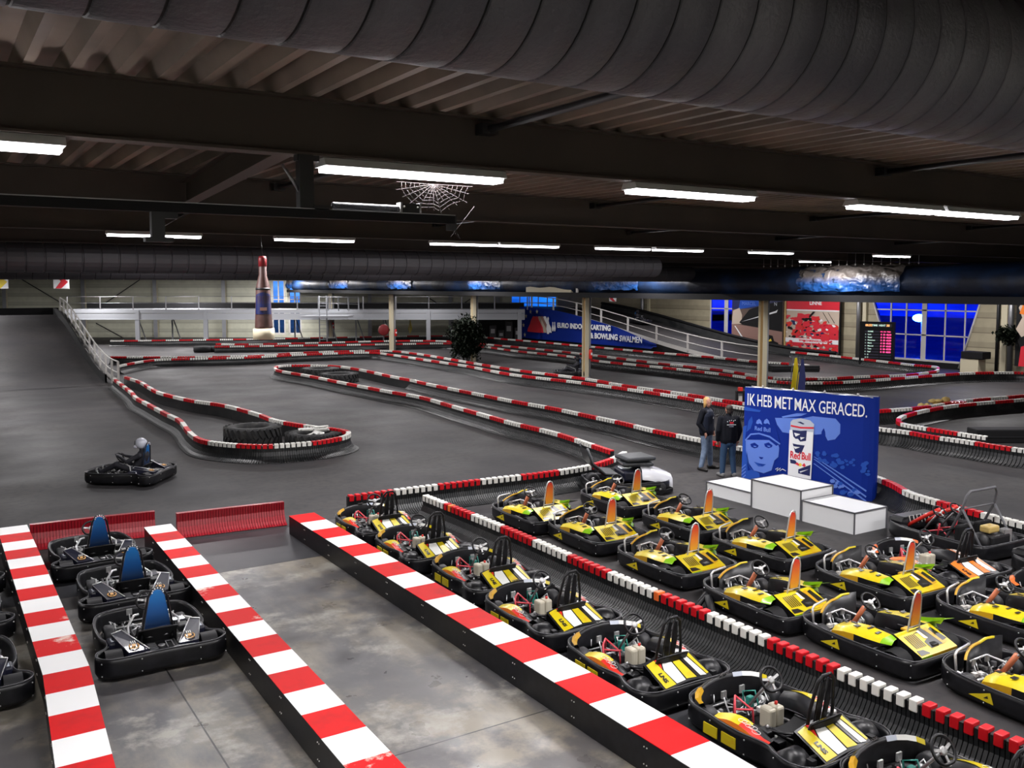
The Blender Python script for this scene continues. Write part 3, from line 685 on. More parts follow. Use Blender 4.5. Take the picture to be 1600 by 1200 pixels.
barrier('finned barrier of the rounded island at the right edge', P2([(1610, 622), (1502, 631), (1450, 639), (1417, 647), (1404, 654), (1407, 660), (1430, 665), (1475, 672), (1520, 679), (1542, 682)]), 1, fin=.08, first='w')
barrier('distant finned barrier crossing behind the plant to the scoreboard bend', P2([(335, 541), (400, 540), (475, 539), (610, 537), (700, 536), (757, 541), (810, 548), (882, 555), (935, 563), (1025, 572), (1125, 583), (1205, 594), (1250, 597), (1312, 596), (1375, 592), (1450, 586), (1512, 582), (1575, 581), (1610, 582)]), -1, fin=.12, first='r')
barrier('distant finned barrier looping under the scoreboard', P2([(337, 537), (400, 537), (525, 534), (607, 532), (690, 532), (757, 537), (882, 549), (1025, 566), (1125, 577), (1205, 589), (1287, 590), (1350, 587), (1412, 585), (1457, 580), (1466, 576), (1460, 572), (1425, 569), (1391, 565), (1337, 559), (1280, 553), (1235, 549)]), 1, fin=.14, first='w', phase=.4)
barrier('farthest finned barrier along the gallery and the big blue banner', P2([(172, 532), (400, 529), (500, 527), (700, 524), (800, 530), (925, 541), (1025, 550), (1112, 557), (1182, 564), (1232, 567)]), -1, fin=.14, first='w')
t = thing('rubber_block', 'low black rubber block with a small white sign on the far track', 'block', tuple(G(1240, 580)[:2]) + (0,), -.5)
MB().box((-1.3, -.4, 0), (1.3, .4, .33), 'blackmatt', bev=.04).box((-1.3, -.42, .14), (1.3, .42, .19), 'rubber').obj('base_block', t)
MB().box((-.1, -.02, .33), (.2, .02, .42), 'rail').box((.3, -.2, .33), (.8, .2, .37), 'rail').obj('sign_plate', t)
mb = MB().box((-1.1, -.3, 0), (.9, .3, .40), 'blackmatt', T(*G(1575, 690)) @ R(-.55), bev=.03).box((-1.1, -.32, .17), (.9, .32, .2), 'rubber', T(*G(1575, 690)) @ R(-.55))
tag(mb.obj('rubber_block'), 'black rubber block without caps ending the island at the right edge', 'block')

# ---------------------------------------------------------------- big tractor tyres
def big_tyre(x, y, r, h, label, rz=0, z=0.0):
    t = thing('tractor_tyre', label, 'tyre', (x, y, z), rz, 'tractor tyres lying in the track islands')
    pr = [(r * .58, .05), (r * .62, 0), (r * .88, 0), (r * .95, .06), (r * .96, h - .06), (r * .88, h), (r * .62, h), (r * .56, h - .06), (r * .56, .06)]
    mb = MB(); n = 40; vs = []; 
    rows = [[(a * math.cos(2 * PI * k / n), a * math.sin(2 * PI * k / n), z_) for k in range(n)] for a, z_ in pr + [pr[0]]]
    mb.grid(rows, 'tyre', True, closed=True); mb.obj('casing', t)
    mb = MB()
    for k in range(26):
        for s_ in (0, 1):
            a = 2 * PI * (k + .5 * s_) / 26
            X = R(a) @ T(r * .96, 0, h * (.27 + .46 * s_)) @ R(.5 * (1 if s_ else -1), 'X')
            mb.box((-.02, -.045, -h * .25), (.055, .045, h * .25), 'tyre', X)
            mb.box((-.16, -.04, h * .22), (.05, .04, h * .255 + .01) if s_ else (.05, .04, h * .24), 'tyre', X) if s_ else None
    mb.obj('tread_lug', t, kind='stuff'); return t
p = G(393, 698); big_tyre(p.x + .15, p.y + .35, .80, .55, 'largest tractor tyre in the hairpin, hollow, at the left')
p = G(487, 700); q = big_tyre(p.x + .2, p.y + .35, .80, .40, 'tractor tyre in the hairpin holding crumpled white plastic')
mb = MB(); rr_ = random.Random(5)
for i in range(9):
    a = rr_.uniform(0, 2 * PI); X = T(p.x + .2 + .22 * math.cos(a), p.y + .35 + .22 * math.sin(a), .36 + .02 * i) @ R(a) @ R(rr_.uniform(-.6, .6), 'X')
    mb.box((-.20, -.06, -.01), (.22, .06, .03), 'decalw', X, bev=.008)
tag(mb.obj('plastic_wrap'), 'crumpled white plastic lying in the tractor tyre of the hairpin', 'plastic')
p = G(500, 592); big_tyre(p.x, p.y, .95, .55, 'farther tractor tyre at the tip of the narrow island')
p = G(527, 597); big_tyre(p.x + .1, p.y + .1, .95, .42, 'lower tractor tyre beside the other on the narrow island')
p = G(323, 550); mb = MB(); mb.lathe([(.55, 0), (.6, .08), (.6, .35), (.5, .42)], 'blackmatt', 16, T(p.x - .3, p.y, 0)).lathe([(.5, 0), (.55, .06), (.55, .32), (.48, .38)], 'blackmatt', 16, T(p.x + .75, p.y, 0))
tag(mb.obj('tyre_stack'), 'black tyres round the foot of the left gallery post', 'tyres')

# ---------------------------------------------------------------- left ramp with railing
def ss(t): t = max(0, min(1, t)); return t * t * (3 - 2 * t)
RY0, RY1, RZ = 46.0, 66.5, 2.75
def rz_(Y): return RZ * (.25 * ss((Y - RY0) / (RY1 - RY0)) + .75 * ss((Y - RY0) / (RY1 - RY0)) ** 1.0) if Y > RY0 else 0
XE = 7.15
mb = MB(); rows = []; Y = RY0
while Y <= 78.01: rows.append([(-6.9, Y, max(.012, rz_(Y))), (XE, Y, max(.012, rz_(Y)))]); Y += .5
mb.grid(rows, M['asphalt'], True)
rows = [[(XE, r[1][1], r[1][2]), (XE, r[1][1], max(0, r[1][2] - 3))] for r in rows]
mb.grid([[(XE, r[0][1], r[0][2]), (XE, r[0][1], .012)] for r in rows], 'blackmatt', False)
r_ = mb.obj('floor_left_ramp'); r_['kind'] = 'structure'
t = thing('ramp_skirting', 'black rubber skirting along the top right edge of the left ramp', 'skirting', (XE, RY0, 0))
rows = []; Y = RY0 + 1.0
while Y <= 67: rows.append([(-.03, Y - RY0, rz_(Y) - .05), (-.03, Y - RY0, rz_(Y) + .42), (.06, Y - RY0, rz_(Y) + .42), (.06, Y - RY0, max(.02, rz_(Y) - .5))]); Y += .4
MB().grid(rows, 'barrier', False).obj('skirt_board', t)
mb = MB().box((-6.9, 66.6, RZ), (XE + .3, 66.7, RZ + .45), 'blackmatt'); tag(mb.obj('end_barrier'), 'black barrier along the crest of the left ramp', 'barrier')
def railing(label, pts, h, every, m='rail', mid=(.5,), board=None, r=.03, post=None, group=None, name='railing'):
    """pts: 3D points of the foot line"""
    pts = [Vector(p) for p in pts]; o = pts[0]; t = thing(name, label, 'railing', o, 0, group)
    MB().tube([p - o + Vector((0, 0, h)) for p in pts], r, m, 6).obj('top_rail', t)
    for f in mid: MB().tube([p - o + Vector((0, 0, h * f)) for p in pts], r * .8, m, 6).obj('mid_rail', t)
    L = [0]
    for a, b_ in zip(pts, pts[1:]): L.append(L[-1] + (b_ - a).length)
    n = max(1, round(L[-1] / every))
    pm = MB().box((-(post or r * 1.3), -(post or r * 1.3), -.02), (post or r * 1.3, post or r * 1.3, h), m).mesh('post')
    for i in range(n + 1):
        s = L[-1] * i / n; j = 0
        while j < len(L) - 2 and L[j + 1] < s: j += 1
        p = pts[j].lerp(pts[j + 1], (s - L[j]) / max(1e-6, L[j + 1] - L[j])) - o
        q = bpy.data.objects.new('post', pm); C.objects.link(q); q.parent = t; q.location = p
    if board:
        rows = [[p - o + Vector((.02, 0, board[0])), p - o + Vector((.02, 0, board[1]))] for p in pts]; MB().grid(rows, m, False).obj('kick_board', t)
    return t
pts = [(XE + .35, Y, rz_(Y) if Y > 47 else 0) for Y in [42.0, 43.5, 45, 46.5] + [48 + 1.2 * i for i in range(16)]]
pts = [(XE + .28, Y, max(0, rz_(Y) - .02)) for Y in [45.2 + 1.35 * i for i in range(16)]]
railing('white steel railing climbing along the right edge of the left ramp', pts, 1.15, 1.75, mid=(.55,), board=(.05, .35), r=.035, post=.045)

# ---------------------------------------------------------------- far gallery
DG = 72.0
def gp(x, z, D=DG): p = onD(x, 447, D); return Vector((p.x, p.y, z))
zt = HC - (483.5 - HOR) / 1444.4 * DG * 1.0
t = thing('gallery', 'long light grey steel gallery along the far wall', 'gallery', gp(100, 0))
o = gp(100, 0)
Xg = plane_matrix((0, 0, 0), gp(820, 0) - gp(100, 0), (0, 0, 1)); Lg = (gp(820, 0) - gp(100, 0)).length
MB().box((0, zt - .28, -.06), (Lg, zt, .06), 'greymetal', Xg).box((0, zt - .80, -.04), (Lg, zt - .30, .04), 'greymetal', Xg).box((0, zt - .80, -.12), (Lg, zt - .77, .12), 'greymetal', Xg).obj('edge_beam', t)
MB().box((0, zt - .06, -4.5), (Lg, zt, 0), 'greymetal', Xg).obj('deck', t)
MB().box((0, zt, -3.8), (Lg, zt + .48, -3.72), 'blackmatt', Xg).obj('black_kerb', t)
for x in (213, 320, 669, 812):
    s = (gp(x, 0) - o).length; MB().box((s - .16, 0, -.1), (s + .16, zt - .05, .1), 'greymetal', Xg).obj('gallery_post', t)
for x in (188, 245, 398, 445, 500, 545, 590, 700, 712):
    s = (gp(x, 0) - o).length
    MB().box((s - .05, 0, -3.1), (s + .05, zt - .8, -3.0), 'greymetal', Xg).tube([Xg @ Vector((s + .1, zt - .8, -3)), Xg @ Vector((s + .75, 0, -3))], .05, 'greymetal', 5).obj('gallery_leg', t)
railing('thin grey railing on top of the far gallery', [gp(x, zt) for x in range(104, 825, 40)], 1.0, 2.5, 'steel', mid=(.5,), r=.014, post=.035)
# ladder down from the gallery, in front of the edge beam
p = gp(504, 0, 69.5)
t = thing('ladder', 'light grey ladder from the gallery down to the track, left of the last column', 'ladder', p)
for s_ in (-.28, .28):
    MB().tube([RT * s_ + Vector((0, 0, 0)), RT * s_ + Vector((0, 0, zt + 1.1))], .05, 'greymetal', 6).obj('stile', t)
mb = MB()
for i in range(12): mb.tube([RT * -.28 + Vector((0, 0, .3 + i * .28)), RT * .28 + Vector((0, 0, .3 + i * .28))], .02, 'greymetal', 5)
mb.obj('rung', t)
mb = MB().box((-1.6, zt - .55, -.9), (1.9, zt - .42, 2.0), 'greymetal', plane_matrix(gp(510, 0, 70.8), RT, (0, 0, 1)))
tag(mb.obj('landing'), 'light grey landing platform at the top of the gallery ladder', 'platform')
railing('short railing round the ladder landing', [gp(497, zt, 70), gp(560, zt - .05, 69)], 1.0, .9, 'greymetal', r=.02, post=.035)
# wall posts of the far wall with cross bracing
for i, x in enumerate((8, 131, 243, 350, 578, 704, 778, 950)):
    X = plane_matrix(gp(x, 0, 82.6), RT, (0, 0, 1)); mb = MB().box((-.17, 0, .0), (.17, 6, .02), 'cream', X).box((-.17, 0, .25), (.17, 6, .27), 'greymetal' , X).box((-.01, 0, 0), (.01, 6, .27), 'greymetal', X)
    tag(mb.obj('wall_post'), 'cream steel post against the far wall, %s from the left' % 'first second third fourth fifth sixth seventh eighth'.split()[i], 'post', 'steel posts of the far wall')
for i, ((x0, y0), (x1, y1)) in enumerate((((28, 433), (100, 476)), ((226, 432), (158, 478)), ((150, 505), (205, 535)), ((664, 462), (690, 478)), ((722, 476), (737, 466)))):
    mb = MB().tube([onD(x0, y0, 82.3), onD(x1, y1, 82.3)], .045, 'dark', 5)
    tag(mb.obj('bracing_rod'), 'thin dark diagonal bracing rod on the far wall, %s from the left' % 'first third second fourth fifth'.split()[i], 'rod', 'bracing rods of the far wall')
# arrow boards
def arrow(px0, py0, px1, py1, D, label, col='red', dirn=1):
    a = onD(px0, py0, D); b_ = onD(px1, py1, D); W_ = abs((b_ - a).dot(RT)); H_ = abs(a.z - b_.z); X = plane_matrix(Vector((a.x, a.y, b_.z)), RT, (0, 0, 1))
    t = thing('arrow_sign', label, 'sign', (0, 0, 0), 0, 'chevron arrow signs')
    t.location = a
    off = Matrix.Translation(-a)
    MB().box((0, 0, -.03), (W_, H_, 0), 'pwhite', off @ X).obj('board', t)
    pl = [(.15, 0), (.55, 0), (.95, .5), (.55, 1), (.28, 1), (.50, .55)]
    pl = [(.12, .02), (.5, .02), (.95, .55), (.5, .98), (.25, .98), (.48, .6)]
    MB().prism([((x if dirn > 0 else 1 - x) * W_, y * H_) for x, y in pl], (0.001, .006), col, off @ X).obj('chevron', t)
    MB().box((W_ * .3, H_, -.02), (W_ * .34, 5.88 - b_.z, -.01), 'steel', off @ X).box((W_ * .66, H_, -.02), (W_ * .7, 5.88 - b_.z, -.01), 'steel', off @ X).obj('hanger', t)
arrow(83, 432, 108, 451, 71, 'white board with a dark red chevron above the left ramp', 'pred')
arrow(-12, 432, 13, 451, 71, 'white board with a yellow chevron at the left edge', 'pyellow')
arrow(952, 463, 963, 471, 60, 'small white and red arrow board behind the wrapped duct, above the right ramp', 'pred', -1)
# white metal frame (basket hoop bracket) hanging left of the wrapped duct
mb = MB(); q = lambda x, y: onD(x, y, 66)
mb.tube([q(418, 426), q(434, 426), q(434, 434), q(418, 434)], .09, 'rail', 6).tube([q(426, 426), q(426, 426) + Vector((0, 0, .6))], .03, 'dark', 5)
tag(mb.obj('hanging_bracket'), 'small white bracket hanging beside the inflatable bottle', 'bracket')

# ---------------------------------------------------------------- right ramp along the right wall
def rzr(Y): return 2.75 * ss((Y - 37) / 25.0)
XA, XB_ = 41.3, 46.6
mb = MB(); rows = []; Y = 37.0
while Y <= 72.01: rows.append([(XA, Y, max(.012, rzr(Y))), (XB_ + 1.2, Y, max(.012, rzr(Y)))]); Y += .6
def clipr(Y): return Y
mb.grid(rows, 'asphalt', True); mb.grid([[r[0], (XA, r[0][1], .012)] for r in rows], 'blackmatt', False)
r_ = mb.obj('floor_right_ramp'); r_['kind'] = 'structure'
t = thing('ramp_barrier', 'grey and black barrier along the outer edge of the right ramp', 'barrier', (XB_, 37, 0))
rows = []; Y = 36.5
while Y < 60: rows.append([(-.25, Y - 37, rzr(Y) + .02), (-.05, Y - 37, rzr(Y) + .12), (0, Y - 37, rzr(Y) + .45), (.1, Y - 37, rzr(Y) + .45), (.1, Y - 37, rzr(Y))]); Y += .5
MB().grid(rows, 'barrier', False).obj('skirt_board', t)
MB().tube([(.05, r[2][1], r[2][2] + .1) for r in rows], .1, 'blackmatt', 6).obj('top_roll', t)
railing('white steel railing along the inner edge of the right ramp', [(XA - .1, Y, rzr(Y)) for Y in [37.6 + 1.6 * i for i in range(16)]], 1.05, 3.0, mid=(.5,), board=(-.15, .12), r=.035, post=.05)
# banner on the ramp side
bt = Vector((XA - .18, 0, 0))
A0 = onX(815, 528, XA - .2); A1 = onX(1025, 546, XA - .2)
Yl = onX(813, 500, XA - .2).y; Yr = onX(1027, 520, XA - .2).y
t = thing('banner', 'big blue banner for indoor karting and bowling hung on the right ramp', 'banner', (XA - .2, Yl, 0))
K = 60; rows = []
def btop(f): Y = Yl + (Yr - Yl) * f; return rzr(Y) + (.15 if f < .75 else .15 - (f - .75) * 1.2)
def bwob(f, g): return .05 * math.sin(f * 31 + g * 3) * g * (1 - g) * 2 + .03 * math.sin(f * 13 - g * 6)
rows = []
for i in range(K + 1):
    f = i / K; Y = (Yr - Yl) * f; top = max(.75, btop(f)); bot = .40 if f < .97 else .55
    rows.append([(-.05 - bwob(f, g / 10), Y, bot + (top - bot) * g / 10) for g in range(11)])
MB().grid(rows, 'blueprint', True).obj('cloth', t)
Xb = plane_matrix((-.17, 0, 0), (0, -1, 0), (0, 0, 1))
def bl(x, y): q = onX(x, y, XA - .37); return (Yl - q.y, q.z)
def bfit(w_, x0, x1, y0, h, m, mb, bold=.02):
    a = bl(x0, y0[0]); b2 = bl(x1, y0[1]); text_fit(w_, b2[0] - a[0], h, m, Xb @ T((a[0] + b2[0]) / 2, (a[1] + b2[1]) / 2, 0) @ R(math.atan2(b2[1] - a[1], b2[0] - a[0])), mb, .01, bold)
pr = MB()
bfit('EURO INDOOR KARTING', 871, 954, (508, 513), .40, 'pwhite', pr, .015)
bfit('& BOWLING', 922, 965, (524, 527), .42, 'pwhite', pr, .015)
bfit('SWALMEN', 968, 1003, (528.5, 531.5), .42, 'pwhite', pr, .004)
pr.obj('lettering', t)
pr = MB()
for i, c_ in enumerate(('pwhite', 'ppink', 'pbeige', 'pred', 'pred')):   # row of little racing cars fading towards the pins
    o_ = 17 - 4.2 * i if i < 4 else 0; q = lambda x, y: bl(824 + o_ + x, y)
    pr.prism([q(0, 518), q(1, 513), q(4, 507), q(6, 500), q(9, 494), q(12, 494.5), q(14, 500), q(17, 506), q(20, 512), q(21, 520)], (.002 * i, .002 * i + .004), c_, Xb)
for x0, k_ in ((856.5, 1.0), (864, .55), (867, .55)):
    pr.prism([bl(x0 + a * 14 * k_, 508 - (b_ - .85) * 14.5 * k_ / .85 * .95 + (2 if k_ < 1 else 0)) for a, b_ in [(-.1, 0), (.1, 0), (.2, .5), (.12, 1.0), (.07, 1.25), (.11, 1.5), (.0, 1.68), (-.11, 1.5), (-.07, 1.25), (-.12, 1.0), (-.2, .5)]], (.012, .016), 'pwhite', Xb)
for x0, y0 in ((829, 487), (839, 487), (822, 494), (818, 508), (820, 523)):
    cx_, cz_ = bl(x0, y0)
    pr.prism([(cx_ + (.19 if k % 2 == 0 else .08) * math.sin(k * PI / 5), cz_ + (.19 if k % 2 == 0 else .08) * math.cos(k * PI / 5)) for k in range(10)], (.002, .006), 'cream', Xb)
pr.obj('car_and_pins_picture', t)

# ---------------------------------------------------------------- right wall dressing
def wallflat(x, y, X=XR): return onX(x, y, X)
for i, (x, w_) in enumerate(((1004, .22), (1013, .12), (1147, .10), (1153, .2), (1342, .22), (1351, .12), (1560, .12), (1570, .16))):
    p = onX(x, 500, XR - .1)
    mb = MB(); 
    if i in (0, 2, 4, 6): mb.tube([(XR - .12, p.y, 0), (XR - .12, p.y, 5.8)], w_ / 2 + .03, 'steel' if i != 6 else 'dark', 10)
    else: mb.box((XR - .16, p.y - w_, 0), (XR - .01, p.y + w_, 5.8), 'cream')
    nm = 'drain_pipe' if i in (0, 2, 4, 6) else 'wall_post'
    wh = ('behind the top of the right ramp', 'left of the road poster', 'right of the red poster', 'right of the slanted window')[i // 2]
    tag(mb.obj(nm), ('grey pipe on the right wall ' if nm == 'drain_pipe' else 'cream post on the right wall ') + wh, 'pipe' if nm == 'drain_pipe' else 'post')
p = onX(1580, 500, XR - .5); mb = MB().tube([(XR - .5, p.y, 0), (XR - .5, p.y, 5.8)], .14, 'steel', 12)
tag(mb.obj('drain_pipe'), 'thick grey pipe carrying the dark plant near the right edge', 'pipe')
def plant(name, c, rx, rz, n, label, seed, sz=.09, stems=6, z0=0):
    rr = random.Random(seed); t = thing(name, label, 'plant', (c[0], c[1], z0)); mb = MB(); cz = c[2] - z0
    for i in range(n):
        d = Vector((rr.gauss(0, 1), rr.gauss(0, 1), rr.gauss(0, 1))).normalized(); f = rr.random() ** .4
        lump = .72 + .4 * noise.noise(d * 2.3 + Vector((seed, 0, 0)))
        p_ = Vector((d.x * rx, d.y * rx, d.z * rz)) * f * lump * 1.25 + Vector((0, 0, cz))
        X = T(*p_) @ R(rr.uniform(0, 6.28)) @ R(rr.uniform(-1, 1), 'X'); s_ = sz * rr.uniform(.6, 1.3)
        mb.add([(0, -s_, 0), (s_ * .45, 0, s_ * .15), (0, s_, 0), (-s_ * .45, 0, s_ * .15)], [(0, 1, 2, 3)], 'leaf', False, X)
    mb.obj('foliage', t, kind='stuff')
    mb = MB()
    for i in range(stems):
        a = rr.uniform(0, 6.28); q_ = Vector((math.cos(a) * rx * .6, math.sin(a) * rx * .6, cz)); mb.tube([(.1 * math.cos(a), .1 * math.sin(a), 0), q_ * .5 + Vector((0, 0, .1)), q_ + Vector((0, 0, rz * .3))], .03, 'bark', 5)
    mb.obj('stem', t); return t
plant('leafy_plant', (27.1, 47.5, 1.5), 1.15, 1.4, 4200, 'tall dark leafy plant around the third column', 4, .13, 9)
plant('hanging_plant', (p.x - .3, p.y, 2.05), .62, .55, 700, 'dark feathery plant hung on the thick pipe near the right edge', 9, .12, 3, 1.5)
# ---------------------------------------------------------------- posters on the right wall
def poster(x0, x1, ytop, ybot, label, X=XR - .35):
    a = onX(x0, ytop, X); b_ = onX(x1, ybot, X); W_ = a.y - b_.y; zb = onX(x0, ybot - 4, X).z
    t = thing('poster', label, 'poster', (X, a.y, 0)); return t, W_, zb
# red poster
t = thing('poster', 'large red poster of a pile of red model racers, beside the scoreboard', 'poster', (XR - .4, 41.2, 0))
Xp = plane_matrix((0, 0, 0), (0, -1, 0), (0, 0, 1)); Wp = 4.15; z0p, z1p = .42, 4.25
MB().box((0, z0p, -.04), (Wp, z1p, 0), 'pbeige', Xp).box((-.14, z0p - .1, -.06), (-.02, z1p, .05), 'ply', Xp).box((Wp, z0p - .1, -.1), (Wp + .08, z1p, .02), 'blackmatt', Xp).obj('panel', t)
mb = MB().box((0, 3.10, .001), (Wp, z1p, .004), 'pred', Xp).box((0, 3.02, .001), (Wp, 3.10, .005), 'pwhite', Xp); rr_ = random.Random(11)
text('LINNE', .34, 'pwhite', Xp @ T(Wp * .56, 3.52, .006), mb, .004, bold=.01); mb.obj('header', t)
mb = MB(); 
for i in range(230):
    x = rr_.random() ** .9 * Wp; z = z0p + rr_.random() * (2.4 if x < 1.9 else 2.3 - .30 * (x - 1.9)); 
    if z > 2.95: continue
    c_ = rr_.choice(['pred', 'pred', 'pred', 'kredd', 'navyprint', 'blackmatt', 'pwhite', 'pred']); s_ = rr_.uniform(.08, .3); a0 = rr_.uniform(0, 6.28)
    if c_ in ('pwhite', 'navyprint', 'blackmatt'): s_ *= .5
    poly = []
    for k in range(9):
        a = k * 2 * PI / 9; r_ = s_ * rr_.uniform(.5, 1.1); qx = x + math.cos(a + a0) * r_ * 1.5; qz = z + math.sin(a + a0) * r_ * .8; poly.append((min(Wp - .02, max(.02, qx)), min(3.0, max(z0p + .02, qz))))
    mb.prism(poly, (.001 + i * .0001, .004 + i * .0002), c_, Xp)
mb.prism([(.7, 1.6), (.82, 1.55), (2.35, 2.98), (2.15, 2.98)], (.034, .037), 'blackmatt', Xp)
for x in (2.9, 3.3): mb.prism([(x, 2.95), (x + .04, 2.95), (x + .55, 2.3), (x + .5, 2.3)], (.034, .036), 'blackmatt', Xp)
mb.obj('red_picture', t)
mb = MB().box((0, .98, .04), (Wp, 1.25, .043), 'pwhite', Xp); text('WWW.RAMSENGRAASEN.NL', .19, 'pred', Xp @ T(Wp * .55, 1.115, .046), mb, .002, bold=.006, sx=.95); mb.obj('address_strip', t)
# road poster
Wq = 8.6 * .55
t = thing('poster', 'large dark poster of a kart on a curving road, behind the nearest column', 'poster', (XR - .42, 46.0, 0))
MB().box((0, .5, -.04), (4.55, 4.3, 0), 'pbrown', Xp).obj('panel', t)
mb = MB().prism([(0, 3.0), (4.5, 3.2), (4.5, 4.3), (0, 4.3)], (.001, .003), 'navyprint', Xp).prism([(.6, 3.0), (2.6, 3.3), (2.6, 4.2), (.9, 4.2)], (.003, .005), 'bluemid', Xp)
mb.prism([(0, 1.95), (.9, 2.0), (.95, 2.6), (.7, 3.1), (.1, 2.9)], (.005, .007), 'pbeige', Xp).prism([(0, .5), (0, 1.95), (.6, 1.95), (4.5, 1.6), (4.5, .5)], (.005, .007), 'ppink', Xp)
mb.prism([(.7, 2.1), (1.6, 3.0), (3.0, 3.4), (4.5, 3.6), (4.5, 1.6), (1.0, 1.95)], (.007, .009), 'blackmatt', Xp)
mb.prism([(.9, 2.15), (3.9, 2.95), (4.1, 3.05), (4.0, 2.85)], (.009, .011), 'pwhite', Xp).prism([(.25, 1.85), (.35, 1.85), (1.6, .55), (1.4, .55)], (.009, .011), 'pwhite', Xp)
mb.prism([(3.0, .75), (3.1, 1.0), (3.4, 1.35), (3.7, 1.3), (3.85, .95), (4.2, .85), (4.2, .7), (3.2, .65)], (.011, .013), 'blackmatt', Xp).prism([(3.3, .95), (3.55, 1.1), (3.65, .95), (3.4, .9)], (.013, .015), 'pyellow', Xp)
mb.prism([(1.9, 3.75), (2.5, 3.75), (2.5, 4.15), (1.9, 4.15)], (.009, .011), 'korange', Xp); mb.obj('road_picture', t)
mb = MB(); text('MARCEL', .34, 'bluelight', Xp @ T(1.55, 3.4, .014), mb, .002); text('N', .34, 'pgrey', Xp @ T(3.9, 3.4, .014), mb, .002); mb.obj('lettering', t)
# poster cut by the right edge
t = thing('poster', 'poster with a tan and red figure cut by the right edge', 'poster', (XR - .75, onX(1588, 500, XR - .75).y, 0))
MB().box((0, .5, -.04), (4, 4.3, 0), 'blackmatt', Xp).obj('panel', t)
MB().prism([(.0, 2.4), (.3, 2.0), (.9, 2.3), (1.5, 4.2), (.5, 4.2), (.1, 3.5), (.3, 3.0)], (.001, .004), 'pbeige', Xp).prism([(.2, .5), (.3, 1.5), (.8, 1.7), (2, 1.5), (2, .5)], (.004, .007), 'pred', Xp).prism([(.15, 3.2), (.5, 4.2), (1.2, 4.2), (.6, 3.1)], (.007, .009), 'korange', Xp).obj('figure_picture', t)
# ---------------------------------------------------------------- scoreboard
a = G(1344, 573); 
t = thing('scoreboard', 'tall black electronic scoreboard with pink lap times on the far track', 'scoreboard', (a.x + .2, a.y, 0), 0)
t.scale = (.84, .84, .82)
b_ = onX(1393, 572, a.x + .3)
Xs = plane_matrix((0, 0, 0), (.35, -1, 0), (0, 0, 1)); Wt = 2.0
MB().box((-.25, .05, -.35), (Wt, 3.15, 0), 'blackmatt', Xs).box((-.1, 0, -.3), (Wt - .1, .06, -.05), 'dark', Xs).obj('cabinet', t)
E_ = lambda n, c, s: mat(n, c, .5, emit=(c, s))
M['led_pink'] = E_('led_pink', (1, .06, .25), 1.6); M['led_white'] = E_('led_white', (.55, .75, .65), .8); M['led_or'] = E_('led_orange', (1, .45, .15), 1.2); M['led_green'] = E_('led_green', (.25, 1, .25), 1.0); M['led_bg'] = mat('board_row', (.03, .03, .055), .4)
mb = MB()
for i in range(10): mb.box((.1, .62 + i * .2, .002), (1.05, .72 + i * .2, .006), 'led_bg', Xs).box((1.1, .62 + i * .2, .002), (1.85, .72 + i * .2, .006), 'led_bg', Xs)
mb.box((.1, .18, .002), (1.85, .38, .006), 'led_bg', Xs).box((.1, 2.8, .002), (1.85, 3.0, .006), 'led_bg', Xs); mb.obj('row_strip', t)
mb = MB(); text('00.52', .2, 'led_or', Xs @ T(.35, 2.9, .01), mb, .003, bold=.008); text('TIME  HEAT', .17, 'led_white', Xs @ T(1.0, 2.9, .01), mb, .003, bold=.006); text('38', .2, 'led_or', Xs @ T(1.6, 2.9, .01), mb, .003, bold=.008)
names = ['NAME', 'Lars', 'Ruud', 'Pietersen', 'Mark', 'Manuel', 'Tom', 'Stef', '8', '9']
for i in range(10):
    z = 2.47 - i * .2
    text(str(1 + i) if i > 0 else '', .12, 'led_white', Xs @ T(.12, z, .01), mb, .003, 'LEFT'); text(names[i], .13, 'led_white', Xs @ T(.3, z, .01), mb, .003, 'LEFT', .003)
    if 0 < i < 8: text('%d  %d  %d.%d' % (3 + i % 3, 12 + i, 41 + i, 13 * i), .14, 'led_pink', Xs @ T(1.15, z, .01), mb, .003, 'LEFT', .010)
    if i == 0: text('NR  RN  TIME', .11, 'led_pink', Xs @ T(1.12, z, .01), mb, .003, 'LEFT', .003)
text('0 PAUSE', .18, 'led_green', Xs @ T(1.0, .28, .01), mb, .003, bold=.006); mb.obj('glowing_text', t)
# desk thing left of the window foot
p = onX(1520, 568, XR - 1.2); t = thing('bin', 'low cream box with a black flap lid under the slanted wall right of the window', 'box', (p.x, p.y, 0))
MB().box((-.35, -.5, 0), (.35, .5, .75), 'cream', bev=.02).obj('body', t); MB().box((-.4, -.75, .78), (.4, .45, 1.15), 'blackmatt', bev=.03).obj('lid', t)
# street lamp outside the window
q = onX(1441, 497, 60); t = thing('street_lamp', 'glowing white street lamp outside the blue window', 'street lamp', (60, q.y, 0))
MB().tube([(0, 0, -1), (0, 0, q.z)], .07, 'rail', 8).obj('pole', t)
M['lampglow'] = mat('street_lamp_glow', (1, 1, 1), .5, emit=((.9, .95, 1), 200)); MB().ball((0, .25, q.z), (.3, .5, .28), 'lampglow').obj('lamp_head', t)
mb = MB().box((48.6, -20, -.6), (140, 120, -.5), 'asphalt').box((-60, 98, -.6), (140, 190, -.5), 'asphalt'); g_ = mb.obj('ground_outside'); g_['kind'] = 'structure'
# outlined letters on the window (seen from behind)
mb = MB(); text('ORMATTING'[::1], .42, 'bluemid', plane_matrix((XR + .02, 31.8, 3.0), (0, 1, 0), (0, 0, 1)), mb, .002); 
